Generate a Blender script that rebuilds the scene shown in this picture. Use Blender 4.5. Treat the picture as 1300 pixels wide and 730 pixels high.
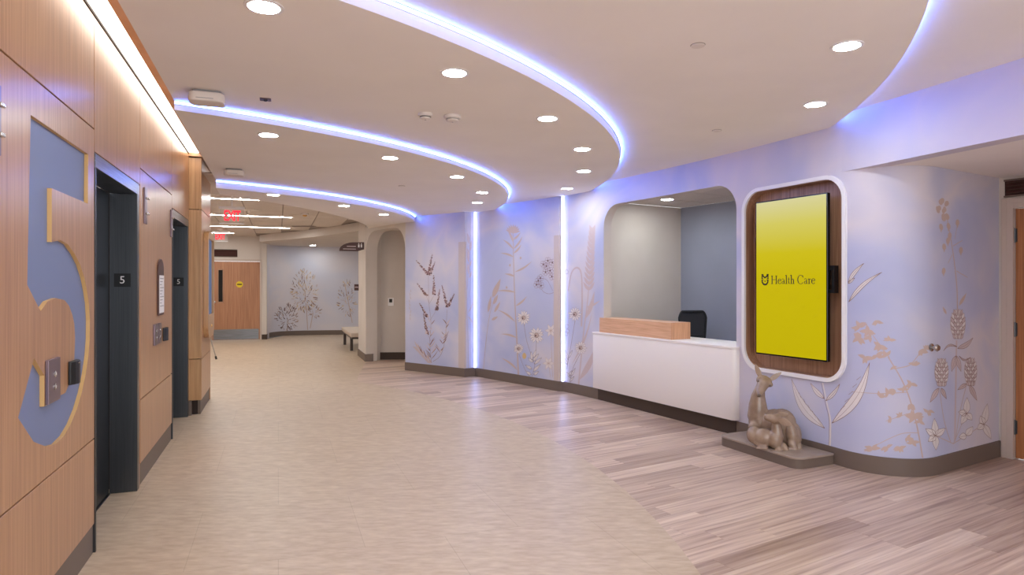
import bpy, bmesh, math, random
import numpy as np
from mathutils import Vector, Matrix
from mathutils.geometry import delaunay_2d_cdt

for o in list(bpy.data.objects): bpy.data.objects.remove(o, do_unlink=True)
SC = bpy.context.scene
COL = SC.collection
random.seed(7)

# ------------------------------------------------------------------ camera
EYE, F, HZ = 1.48, 815.0, 361.5          # eye height (m), focal length and horizon row in a 1300x730 frame
cam_d = bpy.data.cameras.new('camera'); cam = bpy.data.objects.new('camera', cam_d); COL.objects.link(cam)
cam.location = (0, 0, EYE); cam.rotation_euler = (math.pi/2, 0, 0)
cam_d.sensor_width = 36; cam_d.lens = F/1300*36; cam_d.shift_y = -3.5/1300
cam_d.clip_start = .02
SC.camera = cam
# ------------------------------------------------------------------ world, exposure
W = bpy.data.worlds.new('world'); SC.world = W; W.use_nodes = True
W.node_tree.nodes['Background'].inputs[0].default_value = (.96, 1.0, 1.04, 1)
W.node_tree.nodes['Background'].inputs[1].default_value = 2.3
vs = SC.view_settings
vs.view_transform = 'Standard'; vs.look = 'None'; vs.gamma = 1; vs.use_curve_mapping = False
vs.exposure = 0.66
DOWN_E, LED_E, COVE_E, LINEAR_E = 75.0, 20.0, 5.0, 44.0

# ------------------------------------------------------------------ materials
def lin(c):
    return tuple((v/255/12.92 if v/255 <= .04045 else ((v/255+.055)/1.055)**2.4) for v in c) + (1,)
MATS = {}
def mat(name, rgb, rough=.5, metal=0, spec=.5, coat=0):
    m = bpy.data.materials.new(name); m.use_nodes = True
    b = m.node_tree.nodes['Principled BSDF']
    b.inputs['Base Color'].default_value = lin(rgb); b.inputs['Roughness'].default_value = rough
    b.inputs['Metallic'].default_value = metal; b.inputs['Specular IOR Level'].default_value = spec
    b.inputs['Coat Weight'].default_value = coat; b.inputs['Coat Roughness'].default_value = .28
    MATS[name] = m; return m
def emit(name, rgb, strength):
    m = mat(name, (160, 160, 160), .6); b = m.node_tree.nodes['Principled BSDF']
    b.inputs['Base Color'].default_value = (.6, .6, .6, 1)
    b.inputs['Emission Color'].default_value = rgb + (1,) if max(rgb) <= 2 else lin(rgb)
    b.inputs['Emission Strength'].default_value = strength
    return m
def nd(m, t, **k):
    n = m.node_tree.nodes.new(t)
    for a, v in k.items():
        if a in n.inputs: n.inputs[a].default_value = v
        else: setattr(n, a, v)
    return n
def ln(m, a, ao, b, bi): m.node_tree.links.new(a.outputs[ao], b.inputs[bi])
def ramp(m, stops):
    r = nd(m, 'ShaderNodeValToRGB'); e = r.color_ramp.elements
    while len(e) < len(stops): e.new(.5)
    for x, (p, c) in zip(e, stops): x.position = p; x.color = lin(c)
    return r
def noisy(name, stops, scale, rough=.5, coord='Object', detail=4, nscale=3.0, bump=0, coat=0, spec=.5, distort=0, metal=0, extra=None):
    """colour from stretched noise; scale = (x, y, z) multipliers"""
    m = mat(name, stops[0][1], rough, metal, spec, coat)
    b = m.node_tree.nodes['Principled BSDF']
    tc = nd(m, 'ShaderNodeTexCoord'); mp = nd(m, 'ShaderNodeMapping'); mp.inputs['Scale'].default_value = scale
    oi = nd(m, 'ShaderNodeObjectInfo'); mul = nd(m, 'ShaderNodeMath', operation='MULTIPLY'); mul.inputs[1].default_value = 37.0
    ln(m, oi, 'Random', mul, 0); ln(m, mul, 0, mp, 'Location')
    ln(m, tc, coord, mp, 'Vector')
    nz = nd(m, 'ShaderNodeTexNoise'); nz.inputs['Scale'].default_value = nscale; nz.inputs['Detail'].default_value = detail
    nz.inputs['Distortion'].default_value = distort
    ln(m, mp, 0, nz, 'Vector'); r = ramp(m, stops); ln(m, nz, 0, r, 0)
    ln(m, r, 0, b, 'Base Color')
    if bump:
        bp = nd(m, 'ShaderNodeBump'); bp.inputs['Strength'].default_value = bump; bp.inputs['Distance'].default_value = .002
        ln(m, nz, 0, bp, 'Height'); ln(m, bp, 0, b, 'Normal')
    return m, nz, r, b

noisy('oak', [(.3, (159, 114, 78)), (.5, (176, 129, 91)), (.7, (189, 143, 105))], (24, 24, .5), .33, nscale=3, spec=.5, coat=.25)
noisy('oak_yellow', [(.3, (168, 124, 82)), (.5, (187, 143, 99)), (.72, (199, 158, 114))], (16, 16, .6), .35, nscale=3, coat=.2)
noisy('oak_dark', [(.3, (146, 104, 78)), (.5, (168, 126, 98)), (.7, (184, 143, 114))], (26, 26, .6), .4, nscale=3)
noisy('oak_door', [(.3, (153, 104, 74)), (.5, (173, 121, 88)), (.7, (185, 134, 99))], (20, 20, .5), .45, nscale=3)
noisy('oak_door_warm', [(.3, (153, 97, 58)), (.5, (173, 114, 72)), (.7, (187, 129, 85))], (20, 20, .5), .45, nscale=3)
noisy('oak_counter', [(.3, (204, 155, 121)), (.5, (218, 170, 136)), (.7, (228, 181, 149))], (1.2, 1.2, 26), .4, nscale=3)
noisy('oak_counter_end', [(.3, (181, 130, 96)), (.5, (201, 149, 113)), (.7, (216, 164, 129))], (26, 26, 1), .4, nscale=3)
mat('ply_edge', (214, 172, 112), .5)
mat('gap', (40, 26, 20), .8)
noisy('steel', [(.3, (112, 114, 118)), (.7, (146, 148, 152))], (1, 1, 60), .32, nscale=3, metal=1)
noisy('steel_dark', [(.3, (84, 86, 90)), (.7, (92, 94, 98))], (40, 40, .6), .36, nscale=3, metal=1)
noisy('steel_door', [(.3, (50, 53, 58)), (.7, (58, 61, 66))], (40, 40, .6), .35, nscale=3, metal=1)
mat('chrome', (200, 198, 196), .2, 1)
mat('black', (16, 16, 18), .4)
mat('black_gloss', (10, 10, 12), .15)
mat('rubber_base', (112, 97, 88), .5, spec=.3)
mat('rubber_base_dark', (70, 56, 48), .5, spec=.3)
noisy('ceiling_paint', [(.3, (240, 233, 227)), (.7, (244, 237, 231))], (1, 1, 1), .85, nscale=2, spec=.2)
noisy('ceiling_tile', [(.3, (212, 200, 191)), (.7, (226, 215, 207))], (30, 30, 30), .9, nscale=3, spec=.1)
mat('tile_grid', (158, 143, 133), .7)
noisy('taupe_paint', [(.3, (208, 197, 188)), (.7, (214, 203, 195))], (1, 1, 1), .7, nscale=2, spec=.3)
noisy('blue_grey_paint', [(.3, (158, 163, 182)), (.7, (164, 169, 188))], (1, 1, 1), .7, nscale=2, spec=.3)
mat('slate_blue', (116, 128, 164), .5)
mat('guard_taupe', (202, 185, 180), .4)
mat('white_solid', (238, 230, 226), .35)
mat('white_trim', (236, 232, 232), .4)
mat('cream_device', (226, 216, 208), .5)
mat('frame_paint', (196, 178, 166), .45)
mat('brown_sign', (78, 46, 42), .45)
mat('paper', (236, 232, 232), .6)
mat('grey_print', (150, 146, 146), .6)
mat('yellow_sticker', (226, 196, 20), .5)
mat('plate_mauve', (128, 110, 118), .3, .7)
mat('chair_black', (24, 24, 28), .6)
mat('chair_mesh', (52, 52, 58), .8)
noisy('carpet', [(.3, (84, 80, 82)), (.7, (104, 100, 102))], (60, 60, 60), .95, nscale=3)
noisy('statue', [(.3, (140, 116, 98)), (.6, (156, 132, 113)), (.8, (168, 145, 126))], (8, 8, 8), .24, nscale=2, spec=.6)
noisy('plinth', [(.3, (152, 134, 121)), (.7, (162, 144, 131))], (4, 4, 4), .45, nscale=3)
mat('bench_fabric', (196, 178, 164), .8)
mat('bench_leg', (58, 46, 42), .4)
mat('amber', (220, 170, 90), .4)
mat('red_letter', (215, 20, 40), .4)
b_ = MATS['red_letter'].node_tree.nodes['Principled BSDF']
b_.inputs['Emission Color'].default_value = (1, .02, .05, 1); b_.inputs['Emission Strength'].default_value = .9
glass = mat('clear_plate', (230, 226, 222), .1); glass.node_tree.nodes['Principled BSDF'].inputs['Alpha'].default_value = .12
emit('downlight_lens', (1.0, 1.08, 1.09), DOWN_E)
emit('led_blue', (.09, .21, 1.0), LED_E)
emit('led_white', (.36, .46, 1.0), 7.0)
emit('cove_lens', (1.0, .93, .82), COVE_E)
emit('linear_lens', (1.0, 1.0, .97), LINEAR_E)
emit('screen_blue', (.18, .25, .45), .3); MATS['screen_blue'].node_tree.nodes['Principled BSDF'].inputs['Base Color'].default_value = (.02, .03, .05, 1); MATS['screen_blue'].node_tree.nodes['Principled BSDF'].inputs['Specular IOR Level'].default_value = .1
for nm, c in (('ink_dark', (98, 70, 70)), ('ink_brown', (142, 112, 104)), ('ink_tan', (196, 172, 163)), ('ink_pink', (203, 183, 184)),
              ('ink_mauve', (150, 116, 122)), ('ink_white', (226, 217, 216)), ('ink_gold', (214, 182, 132)), ('ink_faint', (192, 180, 188))):
    mat(nm, c, .6, spec=.2)
# beige sheet floor with faint joints
m, nz, r, b = noisy('sheet_floor', [(.28, (182, 158, 134)), (.5, (194, 172, 148)), (.72, (206, 186, 163))], (3.2, 9, 1), .40, nscale=3.2, detail=7, bump=.03)
tc = nd(m, 'ShaderNodeTexCoord'); mp = nd(m, 'ShaderNodeMapping'); mp.inputs['Rotation'].default_value = (0, 0, math.radians(-20)); ln(m, tc, 'Object', mp, 0)
bk = nd(m, 'ShaderNodeTexBrick', offset=.5); bk.inputs['Scale'].default_value = 1; bk.inputs['Mortar Size'].default_value = .0022
bk.inputs['Brick Width'].default_value = .92; bk.inputs['Row Height'].default_value = .92
bk.inputs['Color1'].default_value = (1, 1, 1, 1); bk.inputs['Color2'].default_value = (.965, .96, .955, 1); bk.inputs['Mortar'].default_value = (.82, .8, .78, 1)
ln(m, mp, 0, bk, 0)
mx = nd(m, 'ShaderNodeMix', data_type='RGBA', blend_type='MULTIPLY'); mx.inputs[0].default_value = 1
ln(m, r, 0, mx, 6); ln(m, bk, 0, mx, 7); ln(m, mx, 2, b, 'Base Color')
# planks: streaks along x of each plank, tone by object
m, nz, r, b = noisy('plank', [(.30, (166, 139, 126)), (.43, (194, 168, 152)), (.56, (211, 187, 170)), (.70, (225, 205, 188))], (.5, 15, 1), .36, nscale=2.6, detail=5, bump=.03)
oi = nd(m, 'ShaderNodeObjectInfo'); r2 = ramp(m, [(0, (206, 197, 195)), (.35, (232, 227, 225)), (.65, (246, 242, 240)), (1, (255, 255, 255))]); ln(m, oi, 'Random', r2, 0)
mx = nd(m, 'ShaderNodeMix', data_type='RGBA', blend_type='MULTIPLY'); mx.inputs[0].default_value = 1
ln(m, r, 0, mx, 6); ln(m, r2, 0, mx, 7); ln(m, mx, 2, b, 'Base Color')
# mural wallpaper: watercolour washes of lavender blue and warm white
def wallpaper(name, s0, s1, s2, sc):
    m, nz, r, b = noisy(name, [(.30, s0), (.47, s1), (.60, s2), (.75, s1)], sc, .55, nscale=.8, detail=3, distort=.6, spec=.3)
    return m
wallpaper('mural_paper', (172, 177, 211), (190, 190, 214), (213, 204, 211), (.9, .9, 1.1))
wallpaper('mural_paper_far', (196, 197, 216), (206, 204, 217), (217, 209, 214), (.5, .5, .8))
# screen picture: vertical yellow gradient
m = mat('screen_picture', (200, 180, 0), .25); b = m.node_tree.nodes['Principled BSDF']
tc = nd(m, 'ShaderNodeTexCoord'); sx = nd(m, 'ShaderNodeSeparateXYZ'); ln(m, tc, 'Generated', sx, 0)
r = ramp(m, [(0, (190, 172, 0)), (.5, (196, 178, 2)), (.66, (200, 184, 20)), (.85, (206, 196, 92)), (1, (210, 204, 150))]); ln(m, sx, 'Z', r, 0)
ln(m, r, 0, b, 'Emission Color'); b.inputs['Emission Strength'].default_value = .67; b.inputs['Specular IOR Level'].default_value = .04; b.inputs['Roughness'].default_value = .5; b.inputs['Base Color'].default_value = (.003, .003, .003, 1)

# ------------------------------------------------------------------ helpers
WL = {}                                           # world location of every object
def tag(o, label=None, cat=None, group=None, kind=None):
    if label: o['label'] = label
    if cat: o['category'] = cat
    if group: o['group'] = group
    if kind: o['kind'] = kind
    return o
def thing(name, label, cat, loc, group=None):
    o = bpy.data.objects.new(name, None); COL.objects.link(o); o.location = loc; WL[o] = Vector(loc); o.empty_display_size = .1
    return tag(o, label, cat, group)
def mk(name, pieces, material, parent=None, smooth=None, bevel=0, origin=None, mats2=None, seg=2):
    """pieces = list of (verts, faces[, material index list]) in world coordinates -> one mesh object"""
    if isinstance(pieces, tuple): pieces = [pieces]
    V, Fc, MI = [], [], []
    for p in pieces:
        k = len(V); V += [Vector(v) for v in p[0]]; Fc += [[i+k for i in f] for f in p[1]]
        MI += list(p[2]) if len(p) > 2 else [0]*len(p[1])
    if parent is not None: org = WL[parent]
    elif origin is not None: org = Vector(origin)
    else:
        org = Vector(((min(v.x for v in V)+max(v.x for v in V))/2, (min(v.y for v in V)+max(v.y for v in V))/2, min(v.z for v in V)))
    me = bpy.data.meshes.new(name); me.from_pydata([v-org for v in V], [], Fc)
    for q in [material]+(mats2 or []): me.materials.append(MATS[q])
    if any(MI): me.polygons.foreach_set('material_index', MI)
    bm = bmesh.new(); bm.from_mesh(me); bmesh.ops.recalc_face_normals(bm, faces=bm.faces)
    if bevel: bmesh.ops.bevel(bm, geom=[e for e in bm.edges if e.is_manifold and e.calc_face_angle(0) > .6], offset=bevel, segments=seg, affect='EDGES', profile=.5, clamp_overlap=True)
    bm.to_mesh(me); bm.free()
    if smooth is not None:
        me.polygons.foreach_set('use_smooth', [True]*len(me.polygons)); me.set_sharp_from_angle(angle=math.radians(smooth))
    me.update()
    o = bpy.data.objects.new(name, me); COL.objects.link(o)
    if parent is not None: o.parent = parent
    else: o.location = org
    WL[o] = org
    return o
def struct(name, pieces, material, label=None, **k):
    o = mk(name, pieces, material, **k); o['kind'] = 'structure'
    if label: o['label'] = label
    return o
XYZ = lambda x, y, z: Vector((x, y, z))
def prism(poly, e0, e1, fr=XYZ):
    """polygon (p, q) extruded along the third frame axis from e0 to e1"""
    n = len(poly)
    v = [fr(p, q, e0) for p, q in poly] + [fr(p, q, e1) for p, q in poly]
    return v, [list(range(n))[::-1], list(range(n, 2*n))] + [[i, (i+1) % n, n+(i+1) % n, n+i] for i in range(n)]
def box(a0, a1, b0, b1, c0, c1, fr=XYZ):
    return prism([(a0, b0), (a1, b0), (a1, b1), (a0, b1)], c0, c1, fr)
def wallbox(fr, s0, s1, t0, t1, z0, z1):          # fr(s, t, z)
    return prism([(s0, t0), (s1, t0), (s1, t1), (s0, t1)], z0, z1, fr)
def wallprism(fr, poly, t0, t1):                  # poly in (s, z)
    return prism(poly, t0, t1, lambda s, z, t: fr(s, t, z))
def rrect(x0, x1, y0, y1, r, n=6, corners=(1, 1, 1, 1)):
    out = []
    for (cx, cy, a), on in zip(((x1-r, y0+r, -90), (x1-r, y1-r, 0), (x0+r, y1-r, 90), (x0+r, y0+r, 180)), corners):
        if not on:
            out.append((x1 if a in (-90, 0) else x0, y0 if a in (-90, 180) else y1)); continue
        for i in range(n+1):
            q = math.radians(a+90*i/n); out.append((cx+r*math.cos(q), cy+r*math.sin(q)))
    return out
def tube(pts, rad, n=8, cap=True):
    pts = [Vector(p) for p in pts]; rad = rad if isinstance(rad, (list, tuple)) else [rad]*len(pts)
    V, Fc = [], []; up = None
    for i, p in enumerate(pts):
        d = (pts[min(i+1, len(pts)-1)]-pts[max(i-1, 0)]).normalized()
        if up is None: up = d.orthogonal().normalized()
        up = (up-d*up.dot(d)).normalized(); w = d.cross(up)
        for k in range(n):
            a = 2*math.pi*k/n; V.append(p+(up*math.cos(a)+w*math.sin(a))*rad[i])
    for i in range(len(pts)-1):
        for k in range(n): Fc.append([i*n+k, i*n+(k+1) % n, (i+1)*n+(k+1) % n, (i+1)*n+k])
    if cap: Fc += [list(range(n))[::-1], list(range((len(pts)-1)*n, len(pts)*n))]
    return V, Fc
def lathe(prof, loc, n=24, ax=None):
    """profile (r, h) turned around axis ax (default z) through loc"""
    ax = Vector(ax or (0, 0, 1)).normalized(); u = ax.orthogonal().normalized(); w = ax.cross(u); loc = Vector(loc); V, Fc = [], []
    for r, h in prof:
        for k in range(n):
            a = 2*math.pi*k/n; V.append(loc+ax*h+(u*math.cos(a)+w*math.sin(a))*r)
    for i in range(len(prof)-1):
        for k in range(n): Fc.append([i*n+k, i*n+(k+1) % n, (i+1)*n+(k+1) % n, (i+1)*n+k])
    Fc += [list(range(n))[::-1], list(range((len(prof)-1)*n, len(prof)*n))]
    return V, Fc
def sweep(path, sect, closed=False):
    """path = list of (point, side vector); section (side, up) swept along it"""
    n = len(sect); V, Fc = [], []
    for p, s in path:
        for a, b in sect: V.append(Vector((p[0]+s[0]*a, p[1]+s[1]*a, b)))
    m_ = len(path)
    for i in range(m_-1 if not closed else m_):
        j = (i+1) % m_
        for k in range(n): Fc.append([i*n+k, i*n+(k+1) % n, j*n+(k+1) % n, j*n+k])
    if not closed: Fc += [list(range(n)), list(range((m_-1)*n, m_*n))[::-1]]
    return V, Fc
def text_mesh(s, size, fr, depth=.001, align='CENTER', bold=0):
    """lettering as flat mesh; fr(x, y, e) places it"""
    c = bpy.data.curves.new('t', 'FONT'); c.body = s; c.size = size; c.align_x = align; c.align_y = 'CENTER'; c.resolution_u = 3; c.offset = bold
    o = bpy.data.objects.new('t', c); COL.objects.link(o); dg = bpy.context.evaluated_depsgraph_get(); me = bpy.data.meshes.new_from_object(o.evaluated_get(dg))
    V = [fr(v.co.x, v.co.y, depth) for v in me.vertices]; Fc = [list(p.vertices) for p in me.polygons]
    bpy.data.objects.remove(o); bpy.data.meshes.remove(me); return V, Fc

def holed(outer, holes, lines=()):
    V = [Vector(p) for p in outer]; Ed = [(i, (i+1) % len(outer)) for i in range(len(outer))]
    for h in holes:
        k = len(V); V += [Vector(p) for p in h]; Ed += [(k+i, k+(i+1) % len(h)) for i in range(len(h))]
    for a, b in lines: k = len(V); V += [Vector(a), Vector(b)]; Ed.append((k, k+1))
    vo, eo, fo, *_ = delaunay_2d_cdt(V, Ed, [], 1, 1e-6)
    def inside(p, poly):
        c = False; n = len(poly)
        for i in range(n):
            x1, y1 = poly[i]; x2, y2 = poly[(i+1) % n]
            if (y1 > p[1]) != (y2 > p[1]) and p[0] < (x2-x1)*(p[1]-y1)/(y2-y1)+x1: c = not c
        return c
    keep = []
    for f in fo:
        c = sum((vo[i] for i in f), Vector((0, 0)))/len(f)
        if inside(c, outer) and not any(inside(c, h) for h in holes): keep.append(list(f))
    return [(v.x, v.y) for v in vo], keep
def solid(tri, t0, t1, fr, side=0):
    """triangulated (s, z) sheet -> solid between t0 and t1; side faces get material index side"""
    P, T = tri; n = len(P); cnt = {}
    for f in T:
        for i in range(len(f)):
            a, b = f[i], f[(i+1) % len(f)]; cnt.setdefault((min(a, b), max(a, b)), []).append((a, b))
    bd = [v[0] for v in cnt.values() if len(v) == 1]
    V = [fr(s, t1, z) for s, z in P]+[fr(s, t0, z) for s, z in P]
    Fc = [list(f) for f in T]+[[i+n for i in f][::-1] for f in T]+[[b, a, a+n, b+n] for a, b in bd]
    return V, Fc, [0]*len(T)+[side]*(len(T)+len(bd))
def slab(poly, z0, z1): return solid(holed(poly, []), z0, z1, lambda x, e, y: Vector((x, y, e)))
# ------------------------------------------------------------------ plan of the place
AL = math.radians(20.02); NL = Vector((math.cos(AL), math.sin(AL))); DL = Vector((-NL.y, NL.x))     # corridor axes
def LW(s, t, z):                                    # elevator wall frame: s along, t out of the wall, z up
    p = DL*s+NL*(t-.952); return Vector((p.x, p.y, z))
Z0, Z1, Z2, Z3, Z4 = 2.87, 2.79, 2.71, 2.65, 2.56   # ceiling tiers
ZACT, ZSOF, ZHEAD = 2.78, 2.60, 2.40
CC, CR = Vector((-15.434, -2.174)), 19.586          # reception wall arc
U2 = Vector((.8607, .5091)); N2 = Vector((-.5091, .8607)); PE = Vector((4.20, 5.536)); RC = .42
k0, k1 = 0., 3.
for _ in range(60):
    k = (k0+k1)/2; q = PE-U2*k+N2*RC
    if (q-CC).length > CR+RC: k0 = k
    else: k1 = k
QC = PE-U2*k+N2*RC
HIT0 = CC+(QC-CC)*(CR/(CR+RC)); HIT1 = QC-N2*RC
th0 = math.radians(34.5)
for _ in range(40):
    p = CC+CR*Vector((math.cos(th0), math.sin(th0))); th0 += (p.x/p.y-.0804)*.5
th1 = math.atan2((HIT0-CC).y, (HIT0-CC).x)
PATH = [Vector((-1.852, 11.148)), Vector((-.758, 10.297)), Vector((-.592, 10.395)), Vector((.646, 8.928))]
IA = len(PATH)
for i in range(25):
    a = th0+(th1-th0)*i/24; PATH.append(CC+CR*Vector((math.cos(a), math.sin(a))))
IB = len(PATH)-1
a0 = math.atan2((HIT0-QC).y, (HIT0-QC).x); a1 = math.atan2((HIT1-QC).y, (HIT1-QC).x)
if a1 < a0: a1 += 2*math.pi
for i in range(1, 17):
    a = a0+(a1-a0)*i/16; PATH.append(QC+RC*Vector((math.cos(a), math.sin(a))))
PATH.append(PE)
PS = [0.]
for p, q in zip(PATH, PATH[1:]): PS.append(PS[-1]+(q-p).length)
S_ARC, S_COR, S_END = PS[IA], PS[IB], PS[-1]
def rn(a, b): d = (b-a).normalized(); return Vector((d.y, -d.x))
PN = []
for i in range(len(PATH)):
    n1 = rn(PATH[i-1], PATH[i]) if i else None; n2 = rn(PATH[i], PATH[i+1]) if i < len(PATH)-1 else None
    if n1 is None or n2 is None: PN.append(n2 if n1 is None else n1)
    else:
        m = n1+n2; PN.append(m/max(.35, m.dot(n1)))
def RW(s, t, z):                                    # reception wall frame: s along the wall path, t into the lobby
    s = min(max(s, 0), S_END-1e-9); i = max(j for j in range(len(PS)) if PS[j] <= s); i = min(i, len(PS)-2)
    f = (s-PS[i])/(PS[i+1]-PS[i]); p = PATH[i].lerp(PATH[i+1], f)
    n = PN[i].lerp(PN[i+1], f)
    return Vector((p.x+n.x*t, p.y+n.y*t, z))
def hit(u, v):                                      # point of the mural wall that lies under a picture position -> (s, z)
    dx = (u-650)/F; best = None
    for i in range(len(PATH)-1):
        a, b = PATH[i], PATH[i+1]; d = b-a
        den = d.x-dx*d.y
        if abs(den) < 1e-9: continue
        f = (dx*a.y-a.x)/den
        if -1e-6 <= f <= 1+1e-6:
            Y = a.y+d.y*f
            if Y > .5 and (best is None or Y < best[0]): best = (Y, PS[i]+f*(PS[i+1]-PS[i]))
    return best[1], EYE+(HZ-v)*best[0]/F
def sx(u): return hit(u, 300)[0]

# ------------------------------------------------------------------ floor
FC, FR = Vector((-7.55, 3.014)), 8.517               # edge between sheet floor and planks
edge = []
for i in range(41):
    a = math.radians(-33+(57.5+33)*i/40); a = -.5685+(0.949+.5685)*i/40
    edge.append((FC.x+FR*math.cos(a), FC.y+FR*math.sin(a)))
edge = [e for e in edge if e[1] < 9.75] + [(-2.42, 10.05), (-2.56, 10.8), (-2.80, 12.33)]
def cor(s, t): p = LW(s, t, 0); return (p.x, p.y)
sheet = edge + [cor(13.7, 2.54), (-2.2, 13.9), (-2.0, 19.4), (-5.0, 19.25), (-6.6, 18.85), cor(18.7, .62), cor(18.7, -2.05), cor(9.1, -2.05), cor(9.1, -.3), cor(-1.6, -.3)]
floor = struct('floor', [prism([(-11, -2), (7.5, -2), (7.5, 21), (-11, 21)], -.06, -.012)], 'gap', 'floor slab of the lobby', origin=(0, 0, 0))
mk('sheet_flooring', [slab(sheet, -.011, .0012)], 'sheet_floor', floor)
PD = Vector((.8607, .5091)); PP = Vector((-.5091, .8607))
pl_me = {}
def plank_mesh(L, Wd):
    if (L, Wd) in pl_me: return pl_me[(L, Wd)]
    o = mk('plank', [box(0, L-.0012, 0, Wd-.0012, -.011, 0)], 'plank', floor); me = o.data; bpy.data.objects.remove(o)
    pl_me[(L, Wd)] = me; return me
wallpoly = [(p.x, p.y) for p in PATH]
def in_lobby(p):
    if (Vector(p)-FC).length < FR-.05 and p[1] < 10: return False
    if p[1] < -1.2 or p[1] > 12.9: return False
    if p[1] > 10 and p[0] < -2.85: return False
    for i in range(len(PATH)-1):                      # room side of the wall path (local test)
        a, b = PATH[i], PATH[i+1]; d = b-a; L = d.length; f = (Vector(p)-a).dot(d)/L/L
        if -.02 <= f <= 1.02:
            off = (Vector(p)-a).dot(rn(a, b))
            if -1.2 < off < -.12 and not (p[0] < -1.5 and p[1] > 11): return False
    if p[0] > 4.9: return False
    return True
PL, PW = 1.22, .152
for row in range(-20, 105):
    off = random.random()*PL
    for c in range(-8, 9):
        o0 = PD*(c*PL+off)+PP*(row*PW)
        pts = [o0+PD*(PL*f)+PP*(PW*g) for f in (0.02, .25, .5, .75, .98) for g in (.05, .95)]
        if sum(in_lobby(p) for p in pts) >= 1:
            o = bpy.data.objects.new('plank', plank_mesh(PL, PW)); COL.objects.link(o); o.parent = floor
            o.location = (o0.x, o0.y, 0); o.rotation_euler.z = math.atan2(PD.y, PD.x)
# ------------------------------------------------------------------ ceilings
CIRC = {0: None, 1: (Vector((-4.41, 6.23)), 7.13), 2: (Vector((-5.16, 7.30)), 6.30), 3: (Vector((-5.23, 8.58)), 5.18), 4: (Vector((-6.07, 10.61)), 4.42)}
# rescale for the tier heights used here (curves were read at the fascia tops)
def rs(k, zf, zt): c, r = CIRC[k]; q = (zt-EYE)/(zf-EYE); CIRC[k] = (c*q, r*q)
rs(1, 2.80, Z1); rs(2, 2.80, Z1); rs(3, 2.72, Z2)
EC, ER = Vector((-10.1, 11.15)), 7.46
def onleft(c, r, far=False):                          # where a circle meets the slot line t = .30
    q = DL*0+NL*(.30-.952); b = DL.dot(q-c); cc = (q-c).length_squared-r*r; D = math.sqrt(b*b-cc)
    p = q+DL*(-b+D if far else -b-D); return p
e0 = onleft(EC, ER); e1a = math.atan2((e0-EC).y, (e0-EC).x); e1b = .14
EARC = [EC+ER*Vector((math.cos(e1a+(e1b-e1a)*i/20), math.sin(e1a+(e1b-e1a)*i/20))) for i in range(21)]
FAR = [Vector((-1.6, 11.6)), Vector((-1.5, 12.9)), Vector((-2.86, 12.9)), Vector((-2.86, 12.5))]
OFFW = [PATH[i]-PN[i]*.07 for i in range(IB, -1, -1)]   # wall path near -> far, just inside the wall
def tier(k):
    c, r = CIRC[k]; p0 = onleft(c, r); a0 = math.atan2((p0-c).y, (p0-c).x)
    ins = [p for p in OFFW if (p-c).length < r]
    a1 = math.atan2((ins[0]-c).y, (ins[0]-c).x) if ins else .2
    arc = [(c+r*Vector((math.cos(a0+(a1-a0)*i/64), math.sin(a0+(a1-a0)*i/64)))) for i in range(65)]
    return arc, [(p.x, p.y) for p in arc+ins+FAR+EARC[::-1]]
HD = Vector((math.sin(math.radians(18.5)), -math.cos(math.radians(18.5))))   # header line over the alcove
HEND = HIT0+HD*6.2
hn0 = Vector((HD.y, -HD.x)); lft = DL*-.6+NL*(.30-.952)
top = [(p.x, p.y) for p in [lft, Vector((HEND.x, HEND.y-.3)), HEND-Vector((hn0.x, hn0.y))*.07]+OFFW+FAR+EARC[::-1]]
struct('ceiling', [slab(top, Z0, 3.02)], 'ceiling_paint', 'highest plaster ceiling tier', smooth=40)
for k, (za, zb) in {1: (Z1, Z0), 2: (Z2, Z1), 3: (Z3, Z2), 4: (Z4, Z3)}.items():
    arc, poly = tier(k)
    struct('ceiling', [slab(poly, za, zb)], 'ceiling_paint', 'stepped plaster ceiling tier with a curved edge', smooth=40)
    c, r = CIRC[k]
    def clear(p):                                       # stop the strip at the face of the mural wall
        for a, b in zip(PATH, PATH[1:]):
            f = (p-a).dot(b-a)/(b-a).length_squared
            if -.05 <= f <= 1.05 and -.6 < (p-a).dot(rn(a, b)) < .022: return False
        return True
    path = [(p, (p-c).normalized()) for p in arc if clear(p+(p-c).normalized()*.015)]
    led = thing('led_strip', None, None, (arc[32].x, arc[32].y, zb-.03))
    mk('diffuser', [sweep(path, [(.0122, zb-.022), (.0142, zb-.022), (.0142, zb-.006), (.0122, zb-.006)])], 'led_blue', led)
    mk('channel', [sweep(path, [(.0005, zb-.0218), (.0118, zb-.0218), (.0118, zb-.0045), (.0145, zb-.0045), (.0145, zb-.002), (.0005, zb-.002)])], 'white_trim', led)
    tag(led, {1: 'bluish white LED strip behind the ceiling edge above the wall-mounted screen', 2: 'long curved LED strip along the ceiling edge above the reception window',
              3: 'curved LED strip along the ceiling edge ending above the lit wall slot', 4: 'short curved LED strip ending above the narrow arched niche'}[k], 'LED strip', 'curved LED strips on the ceiling tiers')
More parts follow.
